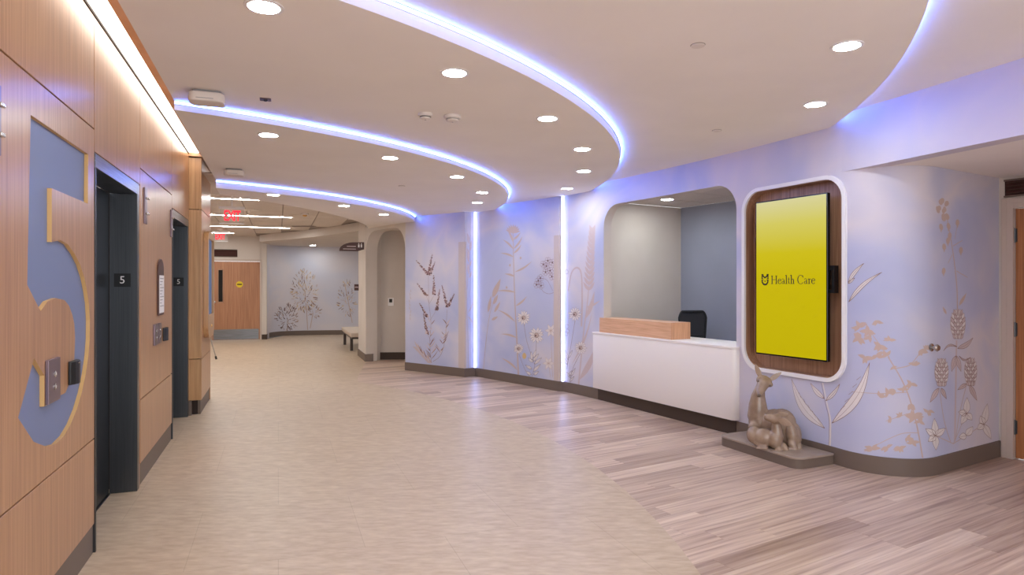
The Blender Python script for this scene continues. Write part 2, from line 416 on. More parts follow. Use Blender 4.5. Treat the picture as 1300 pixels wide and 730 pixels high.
# slot over the elevator wall: lens, trim, dark reveal
SE = 8.06
struct('ceiling', [wallbox(LW, -1.6, SE, .11, .165, 2.972, 3.0)], 'oak_counter', 'oak trim beside the light slot')  # paler counter wood puts the strip's glow into the trim colour
struct('ceiling', [wallbox(LW, -1.6, SE, .165, .36, 2.985, 3.0)], 'gap', 'dark reveal beside the light slot')
struct('ceiling', [wallbox(LW, SE, 9.3, -.1, .36, 2.935, 3.0)], 'oak', 'oak soffit at the end of the light slot')
cl = thing('cove_light', 'long straight warm white light strip above the oak elevator wall', 'cove light', LW(3, .05, 2.97))
mk('lens', [wallbox(LW, -1.6, SE, .008, .105, 2.976, 2.990)], 'cove_lens', cl)
mk('housing', [wallbox(LW, -1.6, SE, -.01, .115, 2.990, 3.0)], 'gap', cl)
mk('rail', [wallbox(LW, -1.6, SE, -.004, .006, 2.962, 2.985)], 'gap', cl)
# ------------------------------------------------------------------ corridor ceiling of lay-in tiles
act = struct('ceiling', [slab([(p.x, p.y) for p in EARC]+[(-2.83, 12.6), cor(13.8, 2.55), (-1.9, 14.0), (-1.9, 19.6), cor(18.9, .6), cor(18.9, -2.2), cor(9.0, -2.2), cor(9.0, -.1), cor(8.6, -.1)], ZACT+.012, ZACT+.05)], 'tile_grid', 'lay-in tile ceiling of the corridor', origin=(0, 0, 0))
LIN = [(9.86, -1.2, 1.35), (12.18, -1.35, 1.20), (14.5, -1.35, 1.20), (16.4, -1.35, -.10)]
lin_s = [LW(0, 0, 0).xy.dot(DL)+y*DL.y+0 for y, _, _ in LIN]
lin_s = [10.55, 13.06, 15.55, 17.55]
for i in range(17):                                    # rows along the corridor
    for j in range(8):
        s0 = 8.3+.61*i; t0 = -2.02+.61*j
        pm = LW(s0+.3, t0+.3, 0).xy
        if (pm-EC).length > ER-.10 and s0 < 12: continue
        if s0 > 13 and t0 > 2.0-(s0-13.6)*.42: continue
        mk('ceiling_tile', [wallbox(LW, s0+.010, s0+.600, t0+.010, t0+.600, ZACT, ZACT+.012)], 'ceiling_tile', act)
for lo, (_, ta, tb), s0 in zip(('fourth', 'third', 'second', 'first'), LIN, lin_s):
    t = thing('linear_light', lo+' slim linear light from the far double door across the corridor ceiling', 'ceiling light', LW(s0, 0, ZACT-.012), 'linear lights across the corridor ceiling')
    mk('lens', [wallbox(LW, s0-.035, s0+.035, ta, tb, ZACT-.006, ZACT-.001)], 'linear_lens', t)
    mk('trim', [wallbox(LW, s0-.05, s0-.035, ta-.01, tb+.01, ZACT-.008, ZACT-.0005), wallbox(LW, s0+.035, s0+.05, ta-.01, tb+.01, ZACT-.008, ZACT-.0005)], 'white_trim', t)
# alcove soffit with its concave fascia
fa = []
for i in range(15):
    f = i/14; a = Vector(cor(17.9, .50)); b = Vector(cor(13.55, 2.53)); p = a.lerp(b, f); d = (b-a).normalized(); n = Vector((-d.y, d.x))
    bul = math.sin(f*math.pi)*.18; fa.append((p.x+n.x*bul, p.y+n.y*bul))
struct('ceiling', [slab(fa+[(-1.9, 13.8), (-1.9, 19.6), (-6.9, 19.6), cor(18.75, .58)], ZSOF, ZACT)], 'taupe_paint', 'low plaster soffit over the seating alcove', smooth=40)

# ------------------------------------------------------------------ elevator wall
wl = struct('wall_left', [wallbox(LW, -1.6, 4.09, -.25, -.045, 0, 3.0), wallbox(LW, 5.36, 6.84, -.25, -.045, 0, 3.0), wallbox(LW, 8.05, 9.12, -.25, -.02, 0, 3.0),
                          wallbox(LW, 4.09, 5.36, -.25, -.03, 2.215, 3.0), wallbox(LW, 6.84, 8.05, -.25, -.03, 2.215, 3.0), wallbox(LW, 3.9, 8.3, -1.2, -1.15, 0, 3.0)], 'gap', 'elevator wall faced with oak panels', origin=(0, 0, 0))
ZB, ZS1, ZS2, ZT = .160, .633, 2.337, 2.962
def panel(s0, s1, z0, z1, t1=0., t0=-.022, mt='oak', nm='panel'):
    g = .004
    return mk(nm, [wallbox(LW, s0+g, s1-g, t0, t1, z0+g, z1-g)], mt, wl, bevel=.0015, seg=1)
for s0, s1 in ((-1.6, .1), (.1, 1.4), (1.4, 2.70), (5.365, 6.865)):
    panel(s0, s1, ZB, ZS1); panel(s0, s1, ZS1, ZS2); panel(s0, s1, ZS2, ZT)
panel(2.70, 4.115, ZB, ZS1); panel(2.70, 4.115, ZS2, ZT)
panel(4.115, 5.365, 2.212, ZT); panel(6.865, 8.10, 2.212, ZT)
# the panel with the cut-out numeral
FIVE = [(3.146, 2.176), (3.993, 2.176), (3.985, 1.912), (3.405, 1.912), (3.405, 1.671), (3.526, 1.688), (3.64, 1.675), (3.745, 1.636), (3.84, 1.585), (3.916, 1.520), (3.965, 1.455), (4.005, 1.38), (4.025, 1.29), (4.02, 1.19),
        (3.995, 1.10), (3.945, 1.01), (3.875, .925), (3.79, .855), (3.69, .80), (3.58, .765), (3.463, .754), (3.334, .772), (3.179, .829), (3.01, .961), (3.185, 1.175), (3.309, 1.086), (3.309, .952), (3.485, .952), (3.52, .965), (3.60, .965),
        (3.70, 1.02), (3.745, 1.111), (3.758, 1.215), (3.745, 1.285), (3.714, 1.331), (3.66, 1.378), (3.59, 1.407), (3.463, 1.419), (3.351, 1.407), (3.262, 1.367), (3.106, 1.480)]
sq = [(2.704, ZS1+.004), (4.111, ZS1+.004), (4.111, ZS2-.004), (2.704, ZS2-.004)]
mk('numeral_panel', [solid(holed(sq, [FIVE]), -.018, 0, LW, 1)], 'oak', wl, mats2=['ply_edge'])
mk('numeral_backing', [wallbox(LW, 2.9, 4.07, -.022, -.018, .70, 2.22)], 'slate_blue', wl)
# pilaster and the wall beyond it
TP = .13
for z0, z1 in ((ZB, ZS1), (ZS1, ZS2), (ZS2, 2.93)):
    panel(8.12, 9.12, z0, z1, TP, .10, 'oak')
    mk('panel', [wallbox(LW, 8.10, 8.12, -.02, TP-.002, z0+.004, z1-.004)], 'oak_yellow', wl, bevel=.0015, seg=1)
mk('core', [wallbox(LW, 8.125, 9.12, -.02, .10, 0.0, 2.93)], 'gap', wl)
mk('end_panel', [wallbox(LW, 9.12, 9.14, -.25, TP, 0, 2.93)], 'oak', wl)
for nm, s0, s1, t0, t1 in (('a', -1.6, 4.115, -.045, -.008), ('b', 5.365, 6.865, -.045, -.008), ('c', 8.055, 8.12, -.02, .03), ('d', 8.12, 9.12, .09, .118)):
    struct('baseboard_left', [wallbox(LW, s0, s1, t0, t1, .0012, ZB)], 'rubber_base', 'dark taupe base under the oak panels')
# side hall past the elevator wall
struct('wall_hall_left', [wallbox(LW, 8.9, 18.9, -2.15, -2.05, 0, ZACT), wallbox(LW, 8.95, 9.10, -2.05, -.25, 0, ZACT)], 'taupe_paint', 'plain taupe wall of the side hall')
# ------------------------------------------------------------------ elevators
def elevator(s0, s1, which):
    e = thing('elevator_entrance', f'brushed steel elevator doorway {which}', 'elevator', LW((s0+s1)/2, -.08, 0))
    fl, fr_, hd = s0-.05, s1+.12, 2.208
    mk('jamb', [wallbox(LW, s0-.02, s0, -.17, .004, 0.0012, 2.13)], 'steel_dark', e, bevel=.002, seg=1)
    jb = mk('jamb', [wallbox(LW, s1, s1+.065, -.17, .004, 0.0012, 2.13)], 'steel_dark', e, bevel=.002, seg=1)
    mk('trim', [wallbox(LW, s1+.065, s1+.12, -.02, -.002, 0.0012, 2.205)], 'oak', e)
    mk('head', [wallbox(LW, s0-.02, s1+.065, -.17, .004, 2.13, hd)], 'steel', e, bevel=.002, seg=1)
    mid = (s0+s1)/2
    mk('door_panel', [wallbox(LW, s0+.002, mid-.002, -.200, -.172, .012, 2.128)], 'steel_door', e)
    mk('door_panel', [wallbox(LW, mid+.002, s1-.002, -.200, -.172, .012, 2.128)], 'steel_door', e)
    mk('sill', [wallbox(LW, s0, s1, -.24, -.16, .0012, .006)], 'steel', e)
    # level plate on the far jamb
    pl = mk('level_plate', [wallbox(LW, s1-.004, s1-.0005, -.140, -.036, 1.465, 1.56)], 'black', e)
    fr5 = lambda x, y, d: LW(s1-.004-d, -.088+x, 1.512+y)
    mk('numeral', [text_mesh('5', .075, fr5, .0008)], 'paper', pl)
elevator(4.139, 5.239, 'beside the large cut-out numeral panel')
elevator(6.904, 7.98, 'next to the projecting oak pilaster')
def lantern(s0, z0, z1, label, w=.095):
    o = thing('hall_lantern', label, 'lantern', LW(s0, 0, z0), 'hall lanterns beside the elevators')
    mk('plate', [wallbox(LW, s0-w/2, s0+w/2, .0005, .012, z0, z1)], 'plate_mauve', o, bevel=.003)
    for k in range(2):
        zc = z0+(z1-z0)*(.70-.42*k)
        mk('lens', [wallbox(LW, s0-w/2+.012, s0+w/2-.012, .012, .030, zc-.008, zc+.008)], 'chrome', o, bevel=.004)
lantern(5.53, 1.942, 2.215, 'vertical metal hall lantern right of the elevator nearest the cut-out numeral')
lantern(6.795, 1.93, 2.185, 'vertical metal hall lantern next to the info sign bay and second elevator', .075)
lantern(2.785, 1.946, 2.20, 'vertical metal hall lantern left of the large cut-out numeral', .06)
# call plates and readers
def call_plate(s0, s1, z0, z1, label):
    o = thing('call_button_plate', label, 'button plate', LW((s0+s1)/2, 0, z0), 'elevator call plates')
    mk('plate', [wallbox(LW, s0, s1, .0005, .014, z0, z1)], 'plate_mauve', o, bevel=.002)
    sm = (s0+s1)/2
    for k in range(2):
        zc = (z0+z1)/2+.028-.056*k
        c = LW(sm, .014, zc)
        mk('button', [lathe([(.014, 0), (.014, .003), (.011, .005)], c, 16, (NL.x, NL.y, 0))], 'chrome', o)
        sg = 1 if k == 0 else -1
        mk('arrow', [wallprism(LW, [(sm-.008, zc-.005*sg), (sm+.008, zc-.005*sg), (sm, zc+.008*sg)][::1], .0192, .0196)], 'paper', o)
call_plate(3.316, 3.478, .957, 1.150, 'tall mauve grey call plate with two buttons inside the cut-out numeral')
call_plate(5.885, 6.04, .985, 1.155, 'metal call plate under the info sign, nearer the numeral panel')
call_plate(6.065, 6.20, .985, 1.155, 'metal call plate under the info sign, nearer the card reader')
def reader(s0, s1, z0, z1, label):
    o = thing('card_reader', label, 'card reader', LW((s0+s1)/2, 0, z0), 'black card readers')
    w = s1-s0
    prof = [(s0+w*f, .0005+.034*math.sin(math.pi*(.12+.76*f))) for f in (0, .2, .4, .6, .8, 1)]
    mk('body', [prism([(s0, .0005)]+prof+[(s1, .0005)], z0, z1, LW)], 'black', o, bevel=.003)
    mk('indicator', [wallbox(LW, s0+w*.3, s0+w*.7, .034, .0355, z1-.012, z1-.009)], 'chrome', o)
reader(3.64, 3.765, .995, 1.108, 'black card reader at the rim of the cut-out numeral')
reader(6.34, 6.50, .985, 1.10, 'black card reader next to the second elevator, beside the two call plates')
# framed info sign
o = thing('info_sign', 'narrow brown sign with rounded top holding a white sheet on oak panel', 'sign', LW(6.19, 0, 1.23))
mk('backing', [wallprism(LW, [(6.06, 1.22), (6.32, 1.22)]+[(6.19+.13*math.cos(a), 1.60+.10*math.sin(a)) for a in [math.pi*i/12 for i in range(13)]], .0005, .014)], 'brown_sign', o, bevel=.002, seg=1)
sh = mk('sheet', [wallbox(LW, 6.085, 6.31, .014, .0165, 1.24, 1.56)], 'paper', o)
mk('print', [wallbox(LW, 6.105, 6.28-.05*(k % 3), .0168, .0172, 1.53-.026*k, 1.536-.026*k) for k in range(10)], 'grey_print', sh)
# display in oak frame on the wall past the pilaster
o = thing('wall_display', 'small dark blue display in a rounded oak frame past the elevators', 'display', LW(8.65, TP, .85))
outer = rrect(8.27, 9.02, .845, 2.12, .17, 8); inner = rrect(8.35, 8.94, 1.12, 2.03, .02, 3)
mk('frame', [solid(holed(outer, [inner]), TP+.0005, TP+.055, LW)], 'oak_yellow', o, bevel=.004)
mk('screen', [wallprism(LW, inner, TP+.001, TP+.03)], 'screen_blue', o)
mk('button', [lathe([(.018, 0), (.018, .006), (.012, .009)], LW(8.65, TP+.055, .98), 16, (NL.x, NL.y, 0))], 'amber', o)

# ------------------------------------------------------------------ reception wall (mural) with its openings
S766, S935 = sx(766.5), sx(935)
OPEN = rrect(S766, S935, .85, 2.49, .27, 8, (0, 1, 1, 0))
TV0, TV1 = sx(943.5), sx(1075.5); NZ0, NZ1 = .665, 2.395
RECESS = rrect(TV0+.03, TV1-.03, NZ0+.03, NZ1-.03, .19, 8)
outer = [(0, 0), (S_END-.001, 0), (S_END-.001, ZHEAD), (S_COR+.05, ZHEAD), (S_COR+.05, Z0+.03), (0, Z0+.03)]
lines = [((s, 0), (s, Z0+.03 if s < S_COR+.04 else ZHEAD)) for s in PS[1:-1]]
wr = struct('wall_right', [solid(holed(outer, [OPEN, RECESS], lines), -.125, 0, RW, 1)], 'mural_paper', 'curved reception wall papered with a pale lavender botanical mural', mats2=['taupe_paint'], smooth=25, origin=(0, 0, 0))
# header over the door alcove, continuing the wall
hn = Vector((HD.y, -HD.x)); hn = hn if hn.x < 0 else -hn
hp = [HIT0-HD*.05+hn*.002, HEND+hn*.002, HEND-hn*.14, HIT0-hn*.14+HD*.05]
struct('wall_header', [prism([(p.x, p.y) for p in hp], ZHEAD, Z0+.03)], 'mural_paper', 'mural papered header over the door alcove', origin=(0, 0, 0))
DW = Vector((.5091, -.8607)); DEND = PE+DW*1.75
alc = [HIT0-HD*.04]+[PATH[i]-PN[i]*.11 for i in range(IB, len(PATH)-1)]+[PE+U2*.14+N2*.11, DEND+U2*.14, HIT0+HD*3.2]
alc = [(p.x, p.y) for p in alc]
struct('ceiling', [slab(alc, ZHEAD+.001, ZHEAD+.05)], 'ceiling_paint', 'low ceiling of the door alcove')
def DWF(s, t, z): p = PE+DW*s-U2*t; return Vector((p.x, p.y, z))     # alcove door wall: t towards the lobby
struct('wall_alcove', [wallbox(DWF, -.1, .055, -.15, 0, 0, ZHEAD), wallbox(DWF, .055, 1.25, -.15, 0, 2.17, ZHEAD), wallbox(DWF, 1.25, 1.8, -.15, 0, 0, ZHEAD)], 'taupe_paint', 'taupe wall around the alcove door')
pa = DEND; pb = HIT0+HD*3.2
d_ = (pb-pa).normalized(); n_ = Vector((-d_.y, d_.x))
struct('wall_alcove_side', [prism([(q.x, q.y) for q in (pa, pb, pb+n_*.1, pa+n_*.1)], 0, ZHEAD)], 'taupe_paint', 'side wall of the door alcove')
pe2 = HEND
struct('wall_near_right', [prism([(q.x, q.y) for q in (pb, pe2, pe2-hn*.1, pb-hn*.1)], 0, ZHEAD)], 'mural_paper', 'near end of the mural wall')
dr = struct('door_1', [wallbox(DWF, .11, 1.19, -.075, -.03, .008, 2.125)], 'oak_door_warm', 'oak door with three hinges beside the mural corner', origin=None)
mk('frame', [wallbox(DWF, .06, .105, -.09, .012, .0, 2.175), wallbox(DWF, 1.195, 1.24, -.09, .012, 0, 2.175), wallbox(DWF, .105, 1.195, -.09, .012, 2.13, 2.175),
             wallbox(DWF, .02, .06, 0.0, .012, 0, 2.215), wallbox(DWF, 1.24, 1.28, 0, .012, 0, 2.215), wallbox(DWF, .06, 1.24, 0, .012, 2.175, 2.215)], 'frame_paint', dr, bevel=.002, seg=1)
for z in (.27, 1.10, 1.90):
    h = mk('hinge', [wallbox(DWF, .098, .122, -.03, -.024, z-.057, z+.057)], 'steel_dark', dr)
    mk('hinge_pin', [tube([DWF(.107, -.02, z-.062), DWF(.107, -.02, z+.062)], .007, 10)], 'steel_dark', h)
hd_ = mk('handle', [lathe([(.028, 0), (.028, .008), (.012, .012), (.012, .05)], DWF(1.12, -.03, 1.0), 16, (-U2.x, -U2.y, 0))], 'chrome', dr, smooth=30)
mk('lever', [tube([DWF(1.12, .018, 1.0), DWF(1.0, .02, 1.0)], .009, 10)], 'chrome', hd_, smooth=40)
def louver(fr, s0, s1, z0, z1, label, ns):
    g = thing('vent_grille', label, 'grille', fr((s0+s1)/2, .01, z0))
    mk('backing', [wallbox(fr, s0, s1, .0005, .006, z0, z1)], 'rubber_base_dark', g)
    for k in range(ns):
        zc = z0+(z1-z0)*(k+.5)/ns; hgt = (z1-z0)/ns
        mk('slat', [prism([(.006, zc-hgt*.40), (.024, zc-hgt*.46), (.026, zc-hgt*.38), (.008, zc+hgt*.40)], s0+.012, s1-.012, lambda t, z, s: fr(s, t, z))], 'brown_sign', g)
    for a, b_2 in ((z0, z0+.014), (z1-.014, z1)):
        mk('rail', [wallbox(fr, s0, s1, .006, .028, a, b_2)], 'rubber_base', g)
louver(DWF, .045, 1.26, 2.225, 2.375, 'dark brown slatted grille above the hinged oak door', 5)
# reception room behind the window
def RR(e, d, z):                                       # e along the room's back wall towards the lobby right, d into the room
    p = Vector((1.17, 8.19))+DW*e+U2*d; return Vector((p.x, p.y, z))
ZR = 2.60; ED = 1.72
struct('wall_reception_left', [prism([(-.42, .10), (-.36, .10), (-.36, ED), (-.42, ED)], 0, ZR, RR)], 'taupe_paint', 'beige side wall of the reception room')
struct('wall_reception_back', [prism([(-.42, ED), (3.3, ED), (3.3, ED+.06), (-.42, ED+.06)], 0, ZR, RR)], 'blue_grey_paint', 'blue grey back wall of the reception room')
struct('wall_reception_right', [prism([(3.2, .12), (3.26, .12), (3.26, ED), (3.2, ED)], 0, ZR, RR)], 'taupe_paint', 'right side wall of the reception room')
struct('floor_reception', [prism([RR(e, d, 0).xy[:] for e, d in ((-.4, .13), (-.4, ED), (3.2, ED), (3.2, .13))], -.01, .003)], 'carpet', 'grey carpet of the reception room')
rc = struct('ceiling', [prism([RR(e, d, 0).xy[:] for e, d in ((-.42, .13), (-.42, ED+.06), (3.3, ED+.06), (3.3, .13))], ZR+.012, ZR+.04)], 'tile_grid', 'lay-in tile ceiling of the reception room', origin=(0, 0, 0))
for i in range(6):
    for j in range(3):
        mk('ceiling_tile', [prism([(-.36+.61*i+.008, .14+.61*j-.06), (-.36+.61*i+.602, .14+.61*j-.06), (-.36+.61*i+.602, min(ED-.002, .14+.61*j+.534)), (-.36+.61*i+.008, min(ED-.002, .14+.61*j+.534))], ZR, ZR+.012, RR)], 'ceiling_tile', rc)

# wall end at the niche, the niche and the corridor pier
NA, NB = Vector((-1.852, 11.148)), Vector((-2.82, 12.37)); ND = (NB-NA).normalized(); NN = Vector((ND.y, -ND.x)); NN = NN if NN.y < 0 else -NN; NLEN = (NB-NA).length
def NF(s, t, z): p = NA+ND*s+NN*t; return Vector((p.x, p.y, z))
arch = [(NLEN, Z4+.03), (0, Z4+.03), (0, 0), (.004, 0)]
r_ = .40
arch += [(.004+r_-r_*math.cos(a), 2.10+r_*math.sin(a)) for a in [math.pi/2*i/10 for i in range(11)]]
arch += [(NLEN-.004-r_+r_*math.sin(a), 2.10+r_*math.cos(a)) for a in [math.pi/2*i/10 for i in range(11)]]
arch += [(NLEN-.004, 0), (NLEN, 0)]
struct('wall_niche_arch', [solid(holed(arch, []), -.24, 0, NF, 1)], 'taupe_paint', 'arched opening of the narrow niche', mats2=['taupe_paint'], smooth=30)
struct('wall_niche', [prism([(-2.95, 12.72), (-1.0, 12.78), (-1.0, 12.85), (-2.95, 12.8)], 0, ZACT), prism([(-1.78, 11.25), (-1.70, 11.25), (-1.3, 12.75), (-1.4, 12.75)], 0, ZACT)], 'taupe_paint', 'taupe back wall of the narrow niche')
struct('baseboard_niche', [prism([(-2.72, 12.705), (-1.5, 12.745), (-1.5, 12.775), (-2.72, 12.735)], 0, .14)], 'rubber_base_dark', 'dark base in the niche')
pier = [NB, Vector(cor(13.72, 2.53)), Vector(cor(13.72, 2.53))+Vector((.25, .10)), NB+Vector((.22, .36))]
struct('wall_pier', [prism([(p.x, p.y) for p in pier], 0, ZACT)], 'taupe_paint', 'pale pier between niche and corridor')
pb_ = [NB-Vector((.0, .012)), Vector(cor(13.72, 2.518)), Vector(cor(13.72, 2.53)), NB+Vector((.05, .03))]
struct('baseboard_pier', [prism([(p.x, p.y) for p in (NB+Vector((-.012, -.014)), Vector(cor(13.74, 2.516)), Vector(cor(13.74, 2.56)), NB+Vector((.12, .30)), NB+Vector((.13, .02)))], 0, .14)], 'rubber_base', 'dark base of the pier')
# alcove shell with far mural
AM = []
cx = [(-6.72, 17.62), (-6.80, 17.95), (-6.80, 18.25), (-6.70, 18.52), (-6.48, 18.72), (-6.1, 18.86), (-5.5, 18.98), (-4.6, 19.08), (-3.6, 19.18), (-1.95, 19.3)]
back = [(x-.02, y+.12) for x, y in cx]
struct('wall_alcove_back', [prism(cx+back[::-1], 0, ZSOF+.02)], 'mural_paper_far', 'far curved wall with a pale floral mural', smooth=50, origin=(0, 0, 0))
mb = [(x+.008, y-.014) for x, y in cx]
struct('baseboard_far', [prism(mb+cx[::-1], 0.0, .135)], 'rubber_base', 'dark base of the far mural wall', smooth=50)
struct('wall_alcove_right', [prism([(-1.98, 13.75), (-1.9, 13.75), (-1.9, 19.4), (-1.98, 19.4)], 0, ZACT), prism([(-3.0, 13.55), (-1.9, 13.75), (-1.9, 13.82), (-3.0, 13.62)], 0, ZACT)], 'taupe_paint', 'plain side wall of the seating alcove')
# far door wall
def DF(t, e, z): return LW(18.64-e, t, z)               # t across the corridor, e towards the camera
struct('wall_far', [prism([(-2.1, 0), (-1.95, 0), (-1.95, -.15), (-2.1, -.15)], 0, ZACT+.02, DF), prism([(-1.95, 0), (.52, 0), (.52, -.15), (-1.95, -.15)], 2.16, ZACT+.02, DF),
                    prism([(.50, 0), (.66, 0), (.70, -.9), (.50, -.9)], 0, ZACT+.02, DF)], 'taupe_paint', 'taupe wall at the corridor end')
struct('baseboard_end', [prism([(.535, .012), (.672, .012), (.672, -.2), (.66, -.2), (.66, 0), (.535, 0)], 0, .135, DF)], 'rubber_base_dark', 'dark base beside the far double door')
def DFB(t0, t1, e0, e1, z0, z1): return prism([(t0, e0), (t1, e0), (t1, e1), (t0, e1)], z0, z1, DF)
dd = thing('door_2', 'double oak door at the corridor end with narrow window and steel kick plate', 'door', DF(-.68, -.05, 0)); dd['kind'] = 'structure'; del dd['category']
for t0, t1, vis in ((-.682, .488, 1), (-1.86, -.690, 0)):
    lf = mk('leaf', [DFB(t0, t1, -.07, -.025, .008, 2.10)], 'oak_door', dd)
    mk('kick_plate', [DFB(t0+.03, t1-.03, -.025, -.022, .02, .29)], 'steel', lf)
    vt = t0+.20 if vis else t1-.20
    mk('window_frame', [DFB(vt-.075, vt+.075, -.025, -.016, 1.0, 1.90)], 'oak_dark', lf)
    mk('pane', [DFB(vt-.05, vt+.05, -.016, -.012, 1.03, 1.87)], 'black_gloss', lf)
    ht = t0+.06 if vis else t1-.06
    hb = mk('handle', [lathe([(.026, 0), (.026, .01), (.011, .014), (.011, .05)], DF(ht, -.025, 1.02), 14, tuple(-DL)+(0,))], 'chrome', lf)
    if vis:
        st = lf
mk('frame', [DFB(.490, .535, -.1, .014, 0, 2.16), DFB(-1.91, -1.865, -.1, .014, 0, 2.16), DFB(-1.865, .490, -.1, .014, 2.105, 2.16)], 'frame_paint', dd)
stk = mk('sticker', [prism([(-.02+.085*math.cos(2*math.pi*i/24), 1.49+.085*math.sin(2*math.pi*i/24)) for i in range(24)], -.024, -.0225, lambda t, z, e: DF(t, e, z))], 'yellow_sticker', st)
mk('sticker_print', [DFB(-.08, .04, -.0222, -.0219, 1.475, 1.505)], 'gap', st)
louver(lambda s, t, z: DF(s, t, z), -1.45, -.07, 2.22, 2.42, 'wide brown slatted grille above the far double door', 6)

# baseboards of the mural wall (mitred along the path)
def path_strip(s0, s1, t0, t1, z0, z1):
    ss = [s0]+[s for s in PS if s0+1e-4 < s < s1-1e-4]+[s1]
    path = []
    V, Fc = [], []
    for s in ss:
        for t, z in ((t0, z0), (t1, z0), (t1, z1), (t0, z1)): V.append(RW(s, t, z))
    for i in range(len(ss)-1):
        for k in range(4): Fc.append([i*4+k, i*4+(k+1) % 4, i*4+4+(k+1) % 4, i*4+4+k])
    Fc += [[0, 1, 2, 3], [len(V)-4+k for k in (3, 2, 1, 0)]]
    return V, Fc
struct('baseboard_right', [path_strip(0, S_END-.002, 0.0005, .013, 0, .138)], 'rubber_base', 'dark taupe base along the curved mural wall', smooth=25)

# ------------------------------------------------------------------ vertical LEDs and corner guards
for s, zt, lb in ((PS[2], Z3, 'vertical LED strip in the wall slot between the lavender and tall tan flower murals'), (PS[IA], Z2, 'vertical LED strip in the wall slot beside the reception desk')):
    v = thing('led_strip', lb, 'LED strip', RW(s, .02, .14), 'vertical LED strips in the mural wall')
    c = RW(s, .02, 0); c2 = c.normalized()
    ax = Vector((c2.y, -c2.x, 0))
    P_ = lambda a, b, z: c+ax*a-Vector((c2.x, c2.y, 0))*b+Vector((0, 0, z))
    mk('diffuser', [prism([(-.011, 0), (.011, 0), (.011, .012), (-.011, .012)], .142, zt-.003, P_)], 'led_white', v)
    mk('channel', [prism([(-.022, -.012), (.022, -.012), (.022, -.0005), (-.022, -.0005)], .14, zt-.002, P_)], 'white_trim', v)
for s, lb, w in ((PS[1], 'tall taupe corner guard left of the lit slot beside the lavender mural', .135), (PS[3], 'tall taupe corner guard on the wall corner beside the reception desk LED slot', .09)):
    g = mk('corner_guard', [path_strip(s-w, s, .0006, .004, .140, 2.17), path_strip(s, s+.03, .0006, .004, .140, 2.17)], 'guard_taupe')
    tag(g, lb, 'corner guard', 'corner guards on the mural wall')

# ------------------------------------------------------------------ downlights
def downlight(u, v, z, label, d=.068):
    Y = F*(z-EYE)/(HZ-v); x = (u-650)/F*Y
    place_down(x, Y, z, label, d)
def place_down(x, y, z, label, d=.068):
    o = thing('downlight', label, 'downlight', (x, y, z-.006), 'round recessed downlights')
    mk('lens', [lathe([(d, 0), (d, .003), (d*.9, .004)], (x, y, z-.0055), 24)], 'downlight_lens', o)
    mk('trim_ring', [sweep([((x+math.cos(2*math.pi*i/28)*(d+.008), y+math.sin(2*math.pi*i/28)*(d+.008)), (math.cos(2*math.pi*i/28), math.sin(2*math.pi*i/28))) for i in range(28)],
                           [(-.008, z-.006), (.008, z-.004), (.008, z-.0005), (-.008, z-.0005)], True)], 'white_trim', o)
ORD = ('first', 'second', 'third', 'fourth', 'fifth', 'sixth')
TL = {1: '%s downlight from the door alcove in the broad tier above screen and desk', 2: '%s downlight from the oak wall in the tier with two smoke detectors',
      3: '%s downlight from the oak wall in the narrow tier ending at the lit slot', 4: '%s downlight from the oak wall in the lowest tier before the arched niche'}
for k, L_ in {2: [(335, 8), (577, 92), (695, 150), (739, 189), (741, 217), (720, 239)], 3: [(341, 171), (495, 200), (580, 224), (612, 244), (606, 257)], 4: [(347, 247), (437, 261), (487, 272)], 1: [(1075, 58), (1035, 132)]}.items():
    for i, (u, v) in enumerate(L_): downlight(u, v, {1: Z1, 2: Z2, 3: Z3, 4: Z4}[k], TL[k] % ORD[i])
for i, (x, y) in enumerate(((.55, 1.9), (-.3, 1.0))): place_down(x, y, Z1, TL[1] % ORD[i+2])
for i, (x, y) in enumerate(((3.2, 2.3), (2.6, .9))): place_down(x, y, Z0, '%s downlight from the door alcove in the highest ceiling tier' % ORD[i])
downlight(847, 253, ZR, 'round downlight inside the reception room, left one over the chair', .075)
p = RR(1.9, .75, ZR); place_down(p.x, p.y, ZR, 'added unseen downlight inside the reception room behind the screen wall', .085)  # extra lamp out of view, added to brighten the reception room
p = RR(2.7, .9, ZR); place_down(p.x, p.y, ZR, 'added unseen downlight inside the reception room by its right side wall', .085)  # second added lamp, unseen, lifts the reception walls
downlight(397, 311.5, ZSOF, 'round downlight in the soffit before the far mural', .075)
place_down(-3.3, 16.6, ZSOF, 'round downlight above the alcove bench behind the pier', .085)
place_down(-2.9, 18.2, ZSOF, 'added unseen downlight in the hidden far corner of the seating alcove', .085)  # unseen lamp added to brighten the far mural
place_down(-2.7, 14.9, ZSOF, 'added unseen downlight in the alcove just behind the pier wall', .085)  # another added lamp hidden by the pier, fills the alcove with light

# ------------------------------------------------------------------ ceiling devices
def at(u, v, z): Y = F*(z-EYE)/(HZ-v); return Vector(((u-650)/F*Y, Y, z))
for u, v, lb in ((540, 147, 'round white smoke detector with dark slit, the smaller of the ceiling pair'), (574.5, 150, 'flat round white smoke detector with domed centre, the wider of the ceiling pair')):
    p = at(u, v-3, Z2); w = u > 560; o = thing('smoke_detector', lb, 'detector', p, 'smoke detectors')
    R_ = .062 if w else .052
    mk('base', [lathe([(R_, -.0005), (R_, -.016), (R_*.92, -.022)], p, 28)], 'cream_device', o, smooth=40)
    mk('chamber', [lathe([(R_*.74, -.022), (R_*.74, -.026), (R_*.70, -.040), (R_*.35, -.046)], p, 28)], 'cream_device', o, smooth=40)
    mk('slit', [lathe([(R_*.755, -.0245), (R_*.755, -.030)], p, 28)], 'gap' if not w else 'grey_print', o)
    mk('indicator', [lathe([(.006, -.046), (.004, -.049)], p, 12)], 'grey_print', o)
